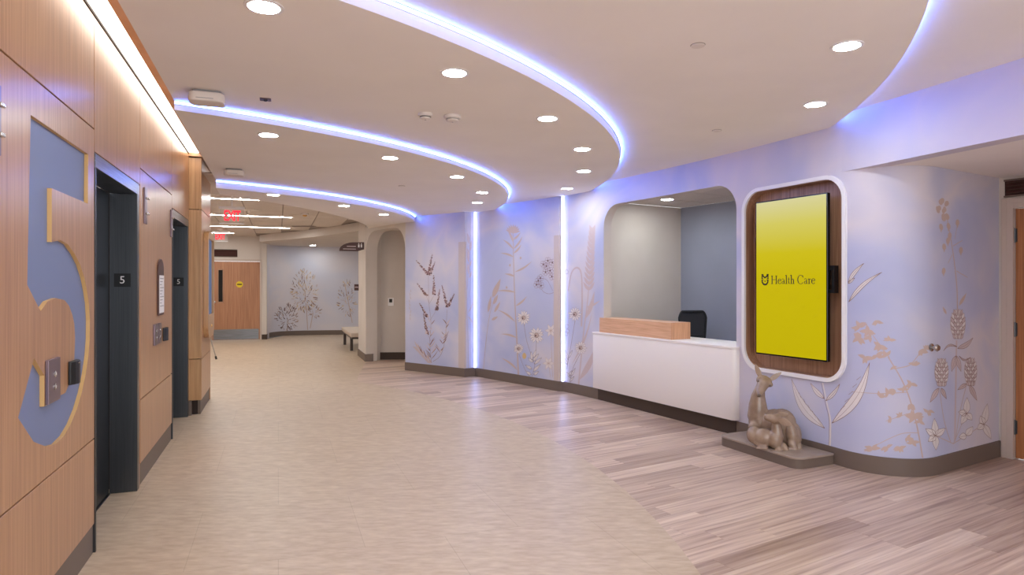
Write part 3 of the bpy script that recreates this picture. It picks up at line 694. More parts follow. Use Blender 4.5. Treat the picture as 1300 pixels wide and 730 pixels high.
for u, v, z, lb, sc in ((263, 121, Z2, 'larger looking boxy white ceiling device beside the oak wall light slot', 1.0), (297, 219, Z3, 'boxy white ceiling device just before the second LED curve, beyond the pilaster', .9)):
    p = at(u, v-4, z); o = thing('access_point', lb, 'ceiling device', p, 'boxy ceiling devices')
    w, h = .105*sc, .06*sc
    bx = Vector((NL.x, NL.y, 0)); by = Vector((DL.x, DL.y, 0))
    fr = lambda a, b, c, p=p: p+bx*a+by*b+Vector((0, 0, c))
    mk('mount', [prism(rrect(-w*.8, w*.8, -h*.9, h*.9, .03), -.016, -.0005, fr)], 'grey_print', o)
    mk('body', [prism(rrect(-w, w, -h*1.3, h*1.3, .045), -.075*sc, -.016, fr)], 'cream_device', o, bevel=.008)
    mk('slot', [prism([(-w*.55, -h*1.305), (w*.4, -h*1.305), (w*.4, -h*1.29), (-w*.55, -h*1.29)], -.060*sc, -.056*sc, fr)], 'grey_print', o)
p = at(337, 126, Z2); o = thing('ceiling_sensor', 'small dark square sensor recessed in the ceiling beside the first LED curve', 'sensor', p)
fr = lambda a, b, c: p+Vector((NL.x, NL.y, 0))*a+Vector((DL.x, DL.y, 0))*b+Vector((0, 0, c))
mk('plate', [prism(rrect(-.035, .035, -.035, .035, .006, 2), -.004, -.0005, fr)], 'brown_sign', o)
mk('eye', [lathe([(.014, -.004), (.012, -.012), (.006, -.015)], p, 16)], 'black', o)
for u, v, z, lb in ((886, 57, Z1, 'flat round sprinkler cover plate above the reception desk'), (910, 165.5, Z1, 'small round sprinkler cover plate near the mural wall'), (510, 236, Z3, 'small round sprinkler cover in the narrow tier')):
    p = at(u, v, z); o = thing('sprinkler_cover', lb, 'sprinkler', p, 'concealed sprinkler covers')
    mk('cap', [lathe([(.036, -.003), (.038, -.005), (.036, -.008)], p, 24)], 'cream_device', o, smooth=30)
    mk('collar', [lathe([(.040, -.0005), (.040, -.003)], p, 24)], 'tile_grid', o)
p = at(387, 271, ZACT); o = thing('corridor_detector', 'small round amber tinted detector on the corridor tile ceiling', 'detector', p)
mk('base', [lathe([(.07, -.0005), (.07, -.02), (.06, -.03)], p, 20)], 'cream_device', o, smooth=30); mk('bulb', [lathe([(.04, -.03), (.035, -.05), (.015, -.058)], p, 16)], 'amber', o, smooth=30)
p = at(386, 287, ZACT); tag(mk('air_diffuser', [box(p.x-.25, p.x+.25, p.y-.08, p.y+.08, ZACT-.012, ZACT-.0005)]+[box(p.x-.24, p.x+.24, p.y-.06+.05*k, p.y-.05+.05*k, ZACT-.018, ZACT-.012) for k in range(3)], 'tile_grid'), 'slim air slot diffuser in the corridor tile ceiling', 'diffuser')
p = at(316, 266, ZACT); o = thing('ceiling_bracket', 'small square white plate on the corridor ceiling near the first exit sign', 'bracket', p)
mk('plate', [box(p.x-.14, p.x+.14, p.y-.14, p.y+.14, ZACT-.012, ZACT-.0005)], 'cream_device', o, bevel=.003); mk('stem', [lathe([(.03, -.012), (.025, -.06), (.03, -.07)], p, 14)], 'cream_device', o, smooth=40)
# exit signs
for u, v, Y, lb in ((294.5, 274.5, 9.2, 'red lettered exit sign hanging nearer the stepped plaster ceiling'), (279.5, 300.5, 15.0, 'red lettered exit sign hanging nearer the far double door')):
    x = (u-650)/F*Y; z = EYE+(HZ-v)*Y/F
    o = thing('exit_sign', lb, 'exit sign', (x, Y, z-.11), 'red exit signs')
    bx, by = Vector((NL.x, NL.y, 0)), Vector((DL.x, DL.y, 0)); c = Vector((x, Y, z))
    fr = lambda a, b, e, c=c: c+bx*a+Vector((0, 0, b))-by*e
    mk('plate', [prism([(-.16, -.10), (.16, -.10), (.16, .10), (-.16, .10)], -.004, .004, fr)], 'clear_plate', o)
    for i, ch in enumerate('EXIT'):
        mk('letter', [text_mesh(ch, .205, lambda a, b, e, i=i: fr(a*.56+(-.079, -.0125, .0355, .08)[i], b, e+.0045), .0006, bold=.004)], 'red_letter', o)
    mk('bar', [prism([(-.165, -.115), (.165, -.115), (.165, -.102), (-.165, -.102)], -.008, .008, fr)], 'white_trim', o)
    mk('housing', [prism([(-.17, .10), (.17, .10), (.17, .14), (-.17, .14)], -.02, .02, fr)], 'white_trim', o, bevel=.003)
    mk('canopy', [prism([(-.05, ZACT-z-.02), (.05, ZACT-z-.02), (.05, ZACT-z-.001), (-.05, ZACT-z-.001)], -.04, .04, fr), prism([(-.01, .14), (.01, .14), (.01, ZACT-z-.02), (-.01, ZACT-z-.02)], -.01, .01, fr)], 'white_trim', o)

# ------------------------------------------------------------------ reception desk
dA, dB = RW(sx(757), .045, 0).xy, RW(sx(939), .055, 0).xy
dd_ = (dB-dA).normalized(); dn = Vector((dd_.y, -dd_.x)); dL = (dB-dA).length
def DK(x, y, z): p = dA+dd_*x+dn*y; return Vector((p.x, p.y, z))      # x along the desk front, y towards the lobby
dk = thing('reception_desk', 'white solid surface reception desk front under the reception window', 'desk', DK(dL/2, 0, 0))
mk('front_panel', [prism(rrect(0, dL, -.12, .012, .05, 6, (0, 1, 0, 0)), .150, .848, DK)], 'white_solid', dk, bevel=.003, smooth=30)
mk('counter_top', [prism(rrect(-.005, dL+.004, -.52, .018, .055, 6, (0, 1, 0, 0)), .848, .872, DK)], 'white_solid', dk, bevel=.003, smooth=30)
mk('kick_base', [prism([(.03, -.10), (dL-.03, -.10), (dL-.03, -.035), (.03, -.035)], 0, .150, DK)], 'rubber_base_dark', dk)
x1 = None
for q in range(200):
    pw = DK(q*.01, -.03, 0)
    if pw.x/pw.y*F+650 > 852: x1 = q*.01; break
tr = thing('transaction_counter', 'pale oak transaction counter box standing on the white reception desk', 'counter', DK(x1/2, -.2, .872))
mk('body', [prism([(.085, -.31), (x1-.006, -.31), (x1-.006, -.03), (.085, -.03)], .872, 1.058, DK)], 'oak_counter', tr, bevel=.002, seg=1)
mk('end_panel', [prism([(x1-.006, -.31), (x1, -.31), (x1, -.03), (x1-.006, -.03)], .872, 1.058, DK)], 'oak_counter_end', tr)
# ------------------------------------------------------------------ office chair behind the desk
def chair():
    base = Vector((2.45, 8.33, .003)); ang = math.radians(190); ca, sa = math.cos(ang), math.sin(ang)
    C = lambda x, y, z: base+Vector((x*ca-y*sa, x*sa+y*ca, z))       # y = forward of the sitter
    t = thing('office_chair', 'black mesh back office chair behind the reception desk', 'chair', base)
    for k in range(5):
        a = 2*math.pi*k/5+.3
        arm = mk('base_arm', [tube([C(.03*math.cos(a), .03*math.sin(a), .10), C(.29*math.cos(a), .29*math.sin(a), .072)], [.024, .015], 8)], 'chair_black', t, smooth=40)
        cp = C(.29*math.cos(a), .29*math.sin(a), .030)
        tx = Vector((-math.sin(a+ang), math.cos(a+ang), 0))
        mk('caster', [lathe([(.018, -.022), (.029, -.016), (.029, .016), (.018, .022)], cp, 14, tx), tube([cp, cp+Vector((0, 0, .045))], .007, 6)], 'chair_black', arm, smooth=40)
    mk('column', [lathe([(.032, .09), (.030, .20), (.020, .21), (.020, .42), (.045, .43)], base, 16)], 'chair_black', t, smooth=40)
    mk('seat', [prism(rrect(-.24, .24, -.23, .25, .09, 6), .455, .515, C)], 'chair_black', t, bevel=.022, smooth=50, seg=3)
    # back: curved frame ring with mesh
    def bk(u, v):                                                     # u across -1..1, v 0..1 up
        w = .145+.055*v-.02*max(0, v-.85)/.15
        return C(u*w, -.225-.04*v+.035*(u*u)-.02*math.sin(v*math.pi), .60+.52*v)
    loop = []
    R0 = rrect(-1, 1, 0, 1, .22, 6); loop = [bk(x, y) for x, y in R0]
    bf = mk('back_frame', [tube(loop+[loop[0], loop[1]], .016, 8, False)], 'chair_black', t, smooth=50)
    V, Fc = [], []; n = 12
    for j in range(n+1):
        for i in range(n+1):
            x, y = -1+2*i/n, j/n
            lim = 1-.22+math.sqrt(max(0, .22**2-max(0, .22-min(y, 1-y))**2))
            V.append(bk(x*lim, y))
    for j in range(n):
        for i in range(n): a = j*(n+1)+i; Fc.append([a, a+1, a+n+2, a+n+1])
    ms = mk('back_mesh', [(V, Fc)], 'chair_mesh', t, smooth=50)
    sm_ = ms.modifiers.new('thickness', 'SOLIDIFY'); sm_.thickness = .006
    mk('lumbar_pad', [prism(rrect(-.9, .9, .06, .40, .1, 4), -.012, .012, lambda u, v, e: bk(u, v)+(C(0, 1, 0)-C(0, 0, 0))*e)], 'chair_black', t, smooth=40)
    mk('spine', [tube([C(0, -.10, .45), C(0, -.25, .47), C(0, -.28, .62), C(0, -.27, .75)], [.022, .022, .02, .015], 8)], 'chair_black', t, smooth=50)
    for s in (-1, 1):
        ar = mk('armrest', [prism(rrect(s*.275-.04, s*.275+.04, -.12, .13, .03, 4), .665, .695, C)], 'chair_black', t, bevel=.008)
        mk('arm_post', [tube([C(s*.22, 0, .47), C(s*.275, 0, .50), C(s*.275, 0, .665)], .014, 8)], 'chair_black', ar, smooth=50)
chair()

# ------------------------------------------------------------------ screen recess, frame and screen
fr_o = thing('screen_niche_frame', 'white rounded frame around the oak lined niche of the screen', 'frame', RW((TV0+TV1)/2, .01, NZ0))
ring_o, ring_i = rrect(TV0, TV1, NZ0, NZ1, .21, 10), rrect(TV0+.034, TV1-.034, NZ0+.034, NZ1-.034, .18, 10)
lns = [((s, NZ0-.01), (s, NZ1+.01)) for s in PS if TV0 < s < TV1]
P_, T_ = holed([(a, b) for a, b in ring_o], [ring_i], [((s, NZ0+.0), (s, NZ1)) for s in PS if TV0+.02 < s < TV1-.02])
mk('rim', [solid((P_, T_), -.02, .022, RW)], 'white_trim', fr_o, bevel=0, smooth=30)
mk('lining', [solid(holed(rrect(TV0+.03, TV1-.03, NZ0+.03, NZ1-.03, .186, 10), [rrect(TV0+.036, TV1-.036, NZ0+.036, NZ1-.036, .18, 10)]), -.10, -.002, RW)], 'oak_dark', fr_o, smooth=30)
ssn = [TV0+.03+(TV1-TV0-.06)*i/10 for i in range(11)]
mk('back_board', [solid(holed(rrect(TV0+.03, TV1-.03, NZ0+.03, NZ1-.03, .186, 10), [], [((s, NZ0), (s, NZ1)) for s in PS if TV0+.04 < s < TV1-.04]), -.115, -.10, RW)], 'oak_dark', fr_o, smooth=30)
A_, B_ = Vector((2.281, 6.012)), Vector((2.625, 5.342)); td = (B_-A_).normalized(); tn = Vector((td.y, -td.x)); TW = (B_-A_).length
def TV(x, y, z): p = A_+td*x+tn*y; return Vector((p.x, p.y, z))
VZ0, VZ1 = .836, 2.250
tv = thing('wall_screen', 'tall portrait screen showing a yellow slide with dark lettering', 'screen', TV(TW/2, 0, VZ0))
mk('bezel', [wallprism(TV, rrect(0, TW, VZ0, VZ1, .006, 2), -.035, .0)], 'black_gloss', tv, bevel=.002, seg=1)
pic = mk('picture', [wallprism(TV, [(.011, VZ0+.013), (TW-.011, VZ0+.013), (TW-.011, VZ1-.011), (.011, VZ1-.011)], .0003, .0012)], 'screen_picture', tv)
mk('bracket', [wallbox(TV, TW-.12, TW+.012, -.075, -.036, 1.41, 1.44), wallbox(TV, TW-.12, TW+.012, -.075, -.036, 1.60, 1.64), wallbox(TV, TW+.012, TW+.036, -.09, -.036, 1.41, 1.64), wallbox(TV, .25, TW-.1, -.15, -.035, 1.35, 1.70)], 'black', tv)
# lettering on the slide: built from pen strokes (thick stems, thin hairlines, bracket serifs)
def stroke(pts, ws):
    V, Fc = [], []; n = len(pts)
    for i, (x, y) in enumerate(pts):
        ax, ay = pts[max(0, i-1)]; bx, by = pts[min(n-1, i+1)]; dx, dy = bx-ax, by-ay; L = math.hypot(dx, dy) or 1
        w = ws[i] if isinstance(ws, (list, tuple)) else ws; ox, oy = -dy/L*w/2, dx/L*w/2
        V += [(x+ox, y+oy), (x-ox, y-oy)]
    for i in range(n-1): Fc.append([2*i, 2*i+1, 2*i+3, 2*i+2])
    return V, Fc
def arc(cx, cy, rx, ry, a0, a1, wmin, wmax, n=14):
    P, Ws = [], []
    for i in range(n+1):
        a = math.radians(a0+(a1-a0)*i/n); P.append((cx+rx*math.cos(a), cy+ry*math.sin(a))); Ws.append(wmin+(wmax-wmin)*abs(math.cos(a))**1.5)
    return stroke(P, Ws)
TK, TH = .102, .044
def stem(x, y0, y1, sb=1, stp=1):
    out = [stroke([(x, y0), (x, y1)], TK)]
    if sb: out.append(stroke([(x-.11, y0+TH/2), (x+.11, y0+TH/2)], TH))
    if stp == 1: out.append(stroke([(x-.11, y1-TH/2), (x+.11, y1-TH/2)], TH))
    if stp == 2: out.append(stroke([(x-.12, y1-.05), (x, y1-.01)], TH*1.3))
    return out
GL = {'H': (.78, stem(.14, 0, .72)+stem(.62, 0, .72)+[stroke([(.14, .37), (.62, .37)], TH)]),
      'e': (.42, [arc(.21, .22, .165, .215, 20, 325, .034, TK), stroke([(.06, .26), (.37, .26)], TH)]),
      'a': (.42, [arc(.17, .33, .12, .11, 20, 160, .04, .05), stroke([(.285, .34), (.285, .08), (.32, .03), (.38, .05)], [TK, TK, .05, .03]), arc(.17, .125, .115, .105, 60, 330, .034, .075)]),
      'l': (.24, stem(.12, 0, .76, 1, 2)), 't': (.30, [stroke([(.13, .58), (.13, .10), (.17, .03), (.27, .06)], [.05, TK, .07, .03]), stroke([(.02, .42), (.27, .42)], TH)]),
      'h': (.50, stem(.12, 0, .76, 1, 2)+[stroke([(.12, .30), (.2, .41), (.29, .42), (.35, .34)], [.03, .04, .06, TK])]+stem(.355, 0, .36, 1, 0)),
      'C': (.70, [arc(.37, .36, .30, .37, 38, 322, .034, .095, 20), stroke([(.61, .50), (.615, .70)], TH)]),
      'r': (.34, stem(.12, 0, .43, 1, 2)+[stroke([(.12, .30), (.19, .40), (.27, .40), (.30, .36)], [.03, .045, .07, .05])]), ' ': (.24, [])}
x = 0; pcs = []
for ch in 'Health Care':
    w, g = GL[ch]
    for V, Fc in g: pcs.append(([(x+a, b) for a, b in V], Fc))
    x += w
sxy = (TW*.615)/x; X0 = TW*.235; ZL = 1.487
P2 = lambda a, b: TV(X0+a*sxy, .0016, ZL+b*sxy*1.08)
mk('lettering', [([P2(*q) for q in V], Fc) for V, Fc in pcs], 'gap', pic)
lg = [stroke(p, w) for p, w in (([(.08, .54), (.08, 1.0)], .16), ([(.92, .54), (.92, 1.0)], .16), ([(.06, .96), (.5, .62)], .17), ([(.94, .96), (.5, .62)], .17), ([(-.02, 1.0), (.28, 1.0)], .09), ([(.72, 1.0), (1.02, 1.0)], .09),
      ([(-.03, .54), (.26, .54)], .07), ([(.74, .54), (1.03, .54)], .07), ([(-.03, .40), (.30, .40)], .07), ([(.70, .40), (1.03, .40)], .07), ([(.10, .42), (.10, .16), (.28, -.06), (.5, -.10), (.72, -.06), (.90, .16), (.90, .42)], .19), ([(.5, .34), (.5, .20)], .14))]
P3 = lambda a, b: TV(TW*.095+a*TW*.105, .0017, 1.490+b*.085)
mk('emblem', [([P3(*q) for q in V], Fc) for V, Fc in lg], 'gap', pic)

# ------------------------------------------------------------------ plinth and deer statue
tL, tR = S_ARC+CR*(th0-math.radians(25.10)), S_ARC+CR*(th0-math.radians(22.42))
pA, pB = RW(tL, 0, 0).xy, RW(tR, 0, 0).xy; pd = (pB-pA).normalized(); pn = Vector((pd.y, -pd.x)); pL = (pB-pA).length
PK = lambda x, y, z: Vector(((pA+pd*x+pn*y).x, (pA+pd*x+pn*y).y, z))
po = thing('statue_plinth', 'low grey brown plinth with rounded corners against the mural wall', 'plinth', PK(pL/2, .2, 0))
pts = [(pL, .016), (0, .016)][::-1]
def plp(g): return [(0-g, .02), (pL+g, .02)]+[(pL-.09+(.09+g)*math.cos(a), .345+(.09+g)*math.sin(a)) for a in [math.pi/2*i/8 for i in range(9)]]+[(.09+(.09+g)*math.cos(a), .345+(.09+g)*math.sin(a)) for a in [math.pi/2+math.pi/2*i/8 for i in range(9)]]
mk('base', [prism(plp(-.004), 0, .074, PK)], 'rubber_base', po, smooth=30)
mk('slab', [prism(plp(0), .074, .092, PK)], 'plinth', po, bevel=.004, smooth=30)
ZP = .092
def remeshed(name, balls, parent, vox=.0065, it=6, material='statue'):
    bm = bmesh.new()
    for c, rad, rot in balls:
        M = Matrix.Translation(c) @ (rot.to_4x4() if rot is not None else Matrix.Identity(4)) @ Matrix.Diagonal((rad[0], rad[1], rad[2], 1))
        bmesh.ops.create_icosphere(bm, subdivisions=3, radius=1, matrix=M)
    me = bpy.data.meshes.new('tmp'); bm.to_mesh(me); bm.free(); o = bpy.data.objects.new('tmp', me); COL.objects.link(o)
    r = o.modifiers.new('r', 'REMESH'); r.mode = 'VOXEL'; r.voxel_size = vox
    s = o.modifiers.new('s', 'SMOOTH'); s.factor = .5; s.iterations = it
    dg = bpy.context.evaluated_depsgraph_get(); dg.update(); m2 = bpy.data.meshes.new_from_object(o.evaluated_get(dg))
    V = [Vector((v.co.x, v.co.y, max(v.co.z, ZP+.0006))) for v in m2.vertices]; Fc = [list(p.vertices) for p in m2.polygons]
    bpy.data.objects.remove(o); bpy.data.meshes.remove(m2)
    return mk(name, [(V, Fc)], material, parent, smooth=80)
phi = math.atan(.407); SA = Vector((math.cos(phi), -math.sin(phi), 0)); SB = Vector((math.sin(phi), math.cos(phi), 0))
SO = Vector((2.29, 5.62, 0))
def SP(px, py, b): return SO+SA*((px-982)/156.6)+SB*b+Vector((0, 0, EYE-(py-HZ)/146.3))
BAS = Matrix((SA, SB, (0, 0, 1))).transposed()
def chain(pts, n=8):
    out = []
    for (p, r), (q, r2) in zip(pts, pts[1:]):
        for i in range(n): f = i/n; rr = r+(r2-r)*f; out.append((p.lerp(q, f), (rr, rr, rr), None))
    p, r = pts[-1]; out.append((p, (r, r, r), None)); return out
def ell(px, py, b, ra, rb, rz, roll=0, yaw=0, pitch=0):
    return (SP(px, py, b), (ra, rb, rz), BAS @ Matrix.Rotation(math.radians(yaw), 3, 'Z') @ Matrix.Rotation(math.radians(roll), 3, 'Y') @ Matrix.Rotation(math.radians(pitch), 3, 'X'))
st_ = thing('deer_statue', 'brown cast statue of a lying doe with her fawn on the low plinth', 'statue', SO+Vector((0, 0, ZP)))
doe = [ell(964, 540, .07, .095, .12, .135), ell(983, 543, .03, .13, .13, .150, 8), ell(1001, 551, -.01, .105, .11, .125), ell(992, 538, .01, .12, .12, .125, 16)]
doe += chain([(SP(962, 532, .05), .090), (SP(961.5, 519, .05), .077), (SP(962, 508, .045), .060), (SP(964, 499, .035), .046), (SP(967, 491, .03), .043)], 8)
doe += [ell(970, 485.5, .0, .068, .062, .050, 22), ell(963.5, 484.0, -.035, .025, .022, .024), ell(977.5, 488.8, -.035, .025, .022, .024)]
doe += chain([(SP(968.8, 488.5, -.04), .050), (SP(966.2, 494.5, -.075), .039), (SP(964.6, 499, -.105), .031), (SP(964.2, 500.5, -.115), .026)], 6)
doe += [ell(1005, 549, -.11, .050, .055, .105, -8), ell(1010, 553, -.06, .045, .08, .095)]
doe += chain([(SP(1004, 558, -.14), .036), (SP(1008, 565, -.15), .026), (SP(998, 566.5, -.17), .022)], 6)
doe += chain([(SP(1012, 560, -.10), .030), (SP(1013, 565, -.11), .024)], 4)
doe += chain([(SP(957, 545, -.02), .05), (SP(960, 557, -.04), .035), (SP(975, 562, -.08), .026)], 5)
d_o = remeshed('doe', doe, st_, .006, 4)
def ear(px0, py0, px1, py1, b0, b1, w, nm, par):
    a, c = SP(px0, py0, b0), SP(px1, py1, b1); d = c-a; L = d.length; z = d.normalized(); y = (SB-z*SB.dot(z)).normalized(); x = y.cross(z)
    R_ = Matrix((x, y, z)).transposed(); V = []; Fc = []; n = 12; prof = [(0.0, .45), (.15, .8), (.4, 1), (.65, .85), (.85, .5), (1, .08)]
    for h, f in prof:
        for k in range(n):
            q = 2*math.pi*k/n; yy = math.sin(q)*w*.38*f
            if yy < 0: yy *= .15                               # hollow towards the viewer
            V.append(a+R_ @ Vector((math.cos(q)*w*f, yy, h*L)))
    for i in range(len(prof)-1):
        for k in range(n): Fc.append([i*n+k, i*n+(k+1) % n, (i+1)*n+(k+1) % n, (i+1)*n+k])
    Fc += [list(range(n))[::-1], list(range((len(prof)-1)*n, len(prof)*n))]
    return mk(nm, [(V, Fc)], 'statue', par, smooth=60)
ear(965.5, 481.5, 958.5, 464.5, .0, .02, .022, 'ear', d_o); ear(977, 484, 992, 473.5, .0, .01, .022, 'ear', d_o)
for px, py in ((963.0, 484.6), (977.8, 489.6)):
    e_ = SP(px, py, -.062); mk('eye', [lathe([(.001, -.006), (.008, -.003), (.010, 0), (.008, .003), (.001, .006)], e_, 12, (SB.x, SB.y, 0))], 'rubber_base', d_o, smooth=60)
mk('nose', [lathe([(.004, -.008), (.014, -.004), (.016, .002), (.008, .008)], SP(963.9, 501, -.138), 12, (SB.x, SB.y, 0))], 'rubber_base', d_o, smooth=60)
fawn = [ell(958, 551, -.15, .065, .075, .075), ell(970, 552, -.18, .085, .075, .078), ell(984, 553, -.20, .062, .07, .082)]
fawn += chain([(SP(986, 549, -.20), .056), (SP(986, 541, -.20), .044), (SP(985, 534, -.20), .036), (SP(985, 530, -.20), .034)], 6)
fawn += [ell(985, 526, -.225, .048, .045, .042)]
fawn += chain([(SP(982, 526, -.25), .038), (SP(977, 524.5, -.28), .031), (SP(973.5, 523.5, -.295), .025)], 5)
fawn += chain([(SP(986, 560, -.22), .030), (SP(990, 565.5, -.24), .022), (SP(980, 566.5, -.27), .018)], 5)
fawn += chain([(SP(994, 560, -.20), .028), (SP(998, 566, -.22), .021), (SP(990, 568, -.25), .018)], 5)
fawn += chain([(SP(962, 558, -.19), .036), (SP(972, 563.5, -.23), .024), (SP(962, 565, -.24), .018)], 5)
f_o = remeshed('fawn', fawn, st_, .0055, 5)
ear(988, 526.5, 1004, 531.5, -.26, -.27, .030, 'ear', f_o); ear(987, 521.5, 1000, 519.5, -.23, -.23, .022, 'ear', f_o)
mk('tail', [(lambda t: (t[0], t[1]))(tube([SP(953.5, 546, -.15), SP(951.5, 549, -.17), SP(951.5, 554, -.18)], [.016, .020, .008], 10))], 'statue', f_o, smooth=60)
mk('eye', [lathe([(.001, -.004), (.006, -.002), (.007, 0), (.001, .004)], SP(980.5, 523.5, -.292), 10, (SB.x, SB.y, 0))], 'rubber_base', f_o, smooth=60)

# ------------------------------------------------------------------ small wall things
s_, z_ = hit(1182, 441); c = RW(s_, .0005, z_); n_ = (RW(s_, .1, z_)-RW(s_, 0, z_)).normalized()
o = thing('door_stop', 'small chrome door stop knob on the mural wall near the clover flowers', 'door stop', c)
mk('rose', [lathe([(.030, 0), (.030, .006), (.020, .010)], c, 20, n_)], 'chrome', o, smooth=40)
mk('knob', [lathe([(.012, .010), (.012, .030), (.024, .036), (.027, .050), (.020, .060)], c, 20, n_)], 'chrome', o, smooth=40)
o = thing('thermostat', 'small white thermostat with dark display inside the narrow niche', 'thermostat', (-2.39, 12.73, 1.1))
mk('body', [box(-2.455, -2.345, 12.70, 12.735, 1.06, 1.22)], 'paper', o, bevel=.006); mk('display', [box(-2.43, -2.37, 12.698, 12.7, 1.13, 1.20)], 'black', o)
# blade sign on the pier
sb = Vector(cor(12.75, 2.53)); SG = lambda x, z, e: Vector((sb.x-NL.x*x-DL.x*e, sb.y-NL.y*x-DL.y*e, z))
o = thing('restroom_sign', 'dark brown blade sign with curved top and white pictograms on the pier', 'sign', SG(.2, 2.13, 0))
cur = [(.46-.46*math.sin(a)*1.0, 2.15+.16*(1-math.cos(a))**.0*math.sin(math.pi/2-a)*0+.16*math.sin(a)) for a in [math.pi/2*i/10 for i in range(11)]]
plate = [(0.004, 2.31), (.004, 2.17), (.13, 2.13), (.47, 2.13)]+[(.47-.30*(1-math.cos(a)), 2.15+.155*math.sin(a)) for a in [math.pi/2*i/8 for i in range(9)]]
bl = mk('blade', [prism(plate, -.012, .012, SG)], 'brown_sign', o)
for x0 in (.055, .105):
    mk('pictogram', [prism([(x0-.014, 2.205), (x0+.014, 2.205), (x0+.014, 2.262), (x0-.014, 2.262)], .0122, .0126, SG), prism([(x0+.010*math.cos(k*math.pi/5), 2.278+.010*math.sin(k*math.pi/5)) for k in range(10)], .0122, .0126, SG)], 'paper', bl)
mk('line', [prism([(.16, 2.215), (.33, 2.215), (.33, 2.232), (.16, 2.232)], .0122, .0126, SG), prism([(.16, 2.165), (.40, 2.165), (.40, 2.178), (.16, 2.178)], .0122, .0126, SG)], 'ink_pink', bl)
o = thing('room_sign', 'small dark brown projecting sign at the far edge of the pier', 'sign', LW(13.66, 2.46, 1.37))
mk('plate', [wallbox(LW, 13.655, 13.67, 2.44, 2.5295, 1.36, 1.49)], 'brown_sign', o, bevel=.002); mk('label_strip', [wallbox(LW, 13.653, 13.655, 2.45, 2.52, 1.42, 1.44)], 'ink_pink', o)
# bench in the alcove
bn = thing('bench', 'upholstered beige bench with dark legs in front of the far mural', 'bench', LW(15.3, 2.7, 0))
mk('seat', [wallbox(LW, 14.35, 16.45, 2.44, 2.92, .33, .43)], 'bench_fabric', bn, bevel=.02, seg=3, smooth=50)
mk('frame', [wallbox(LW, 14.38, 16.42, 2.47, 2.89, .29, .33)], 'bench_leg', bn)
for s in (14.75, 16.3):
    for t in (2.50, 2.86): mk('leg', [wallbox(LW, s-.03, s+.03, t-.03, t+.03, .0012, .29)], 'bench_leg', bn)
# folding easel in the side hall, feet in view past the oak wall
ez = thing('easel', 'folding easel whose rubber feet show past the oak wall end', 'easel', LW(13.9, -.42, 0))
apex = LW(14.1, -.62, 1.55)
for ft in (LW(13.72, -.33, .015), LW(13.98, -.20, .015), LW(14.6, -.8, .015)):
    lg_ = mk('leg', [tube([ft, apex], .012, 8)], 'chrome', ez); mk('rubber_foot', [tube([ft-Vector((0, 0, .012)), ft.lerp(apex, .03)], .020, 8)], 'black', lg_)

mk('ledge', [tube([LW(13.80, -.41, .62), LW(13.99, -.33, .62)], .014, 8)], 'chrome', ez)
# ------------------------------------------------------------------ mural drawings: flat print on the paper, laid on the wall surface
INK_T = [.0008]
def on_wall(pts2, faces):
    """lay flat (s, z) polygons on the wall, cut at the wall's facets so they follow its curve"""
    def cut(poly, c, keep_less):
        out = []
        for i in range(len(poly)):
            a, b = poly[i], poly[(i+1) % len(poly)]; ia, ib = ((a[0] <= c) == keep_less or a[0] == c), ((b[0] <= c) == keep_less or b[0] == c)
            if ia: out.append(a)
            if ia != ib: f = (c-a[0])/(b[0]-a[0]); out.append((c, a[1]+(b[1]-a[1])*f))
        return out
    V, Fc = [], []
    for f in faces:
        rest = [tuple(pts2[i]) for i in f]; lo, hi = min(p[0] for p in rest), max(p[0] for p in rest)
        for c in [c for c in PS if lo+1e-5 < c < hi-1e-5]+[None]:
            part = rest if c is None else cut(rest, c, True)
            if c is not None: rest = cut(rest, c, False)
            if len(part) >= 3:
                k = len(V); V += [RW(p[0], INK_T[0], p[1]) for p in part]; Fc.append(list(range(k, k+len(part))))
            if len(rest) < 3: break
    return V, Fc
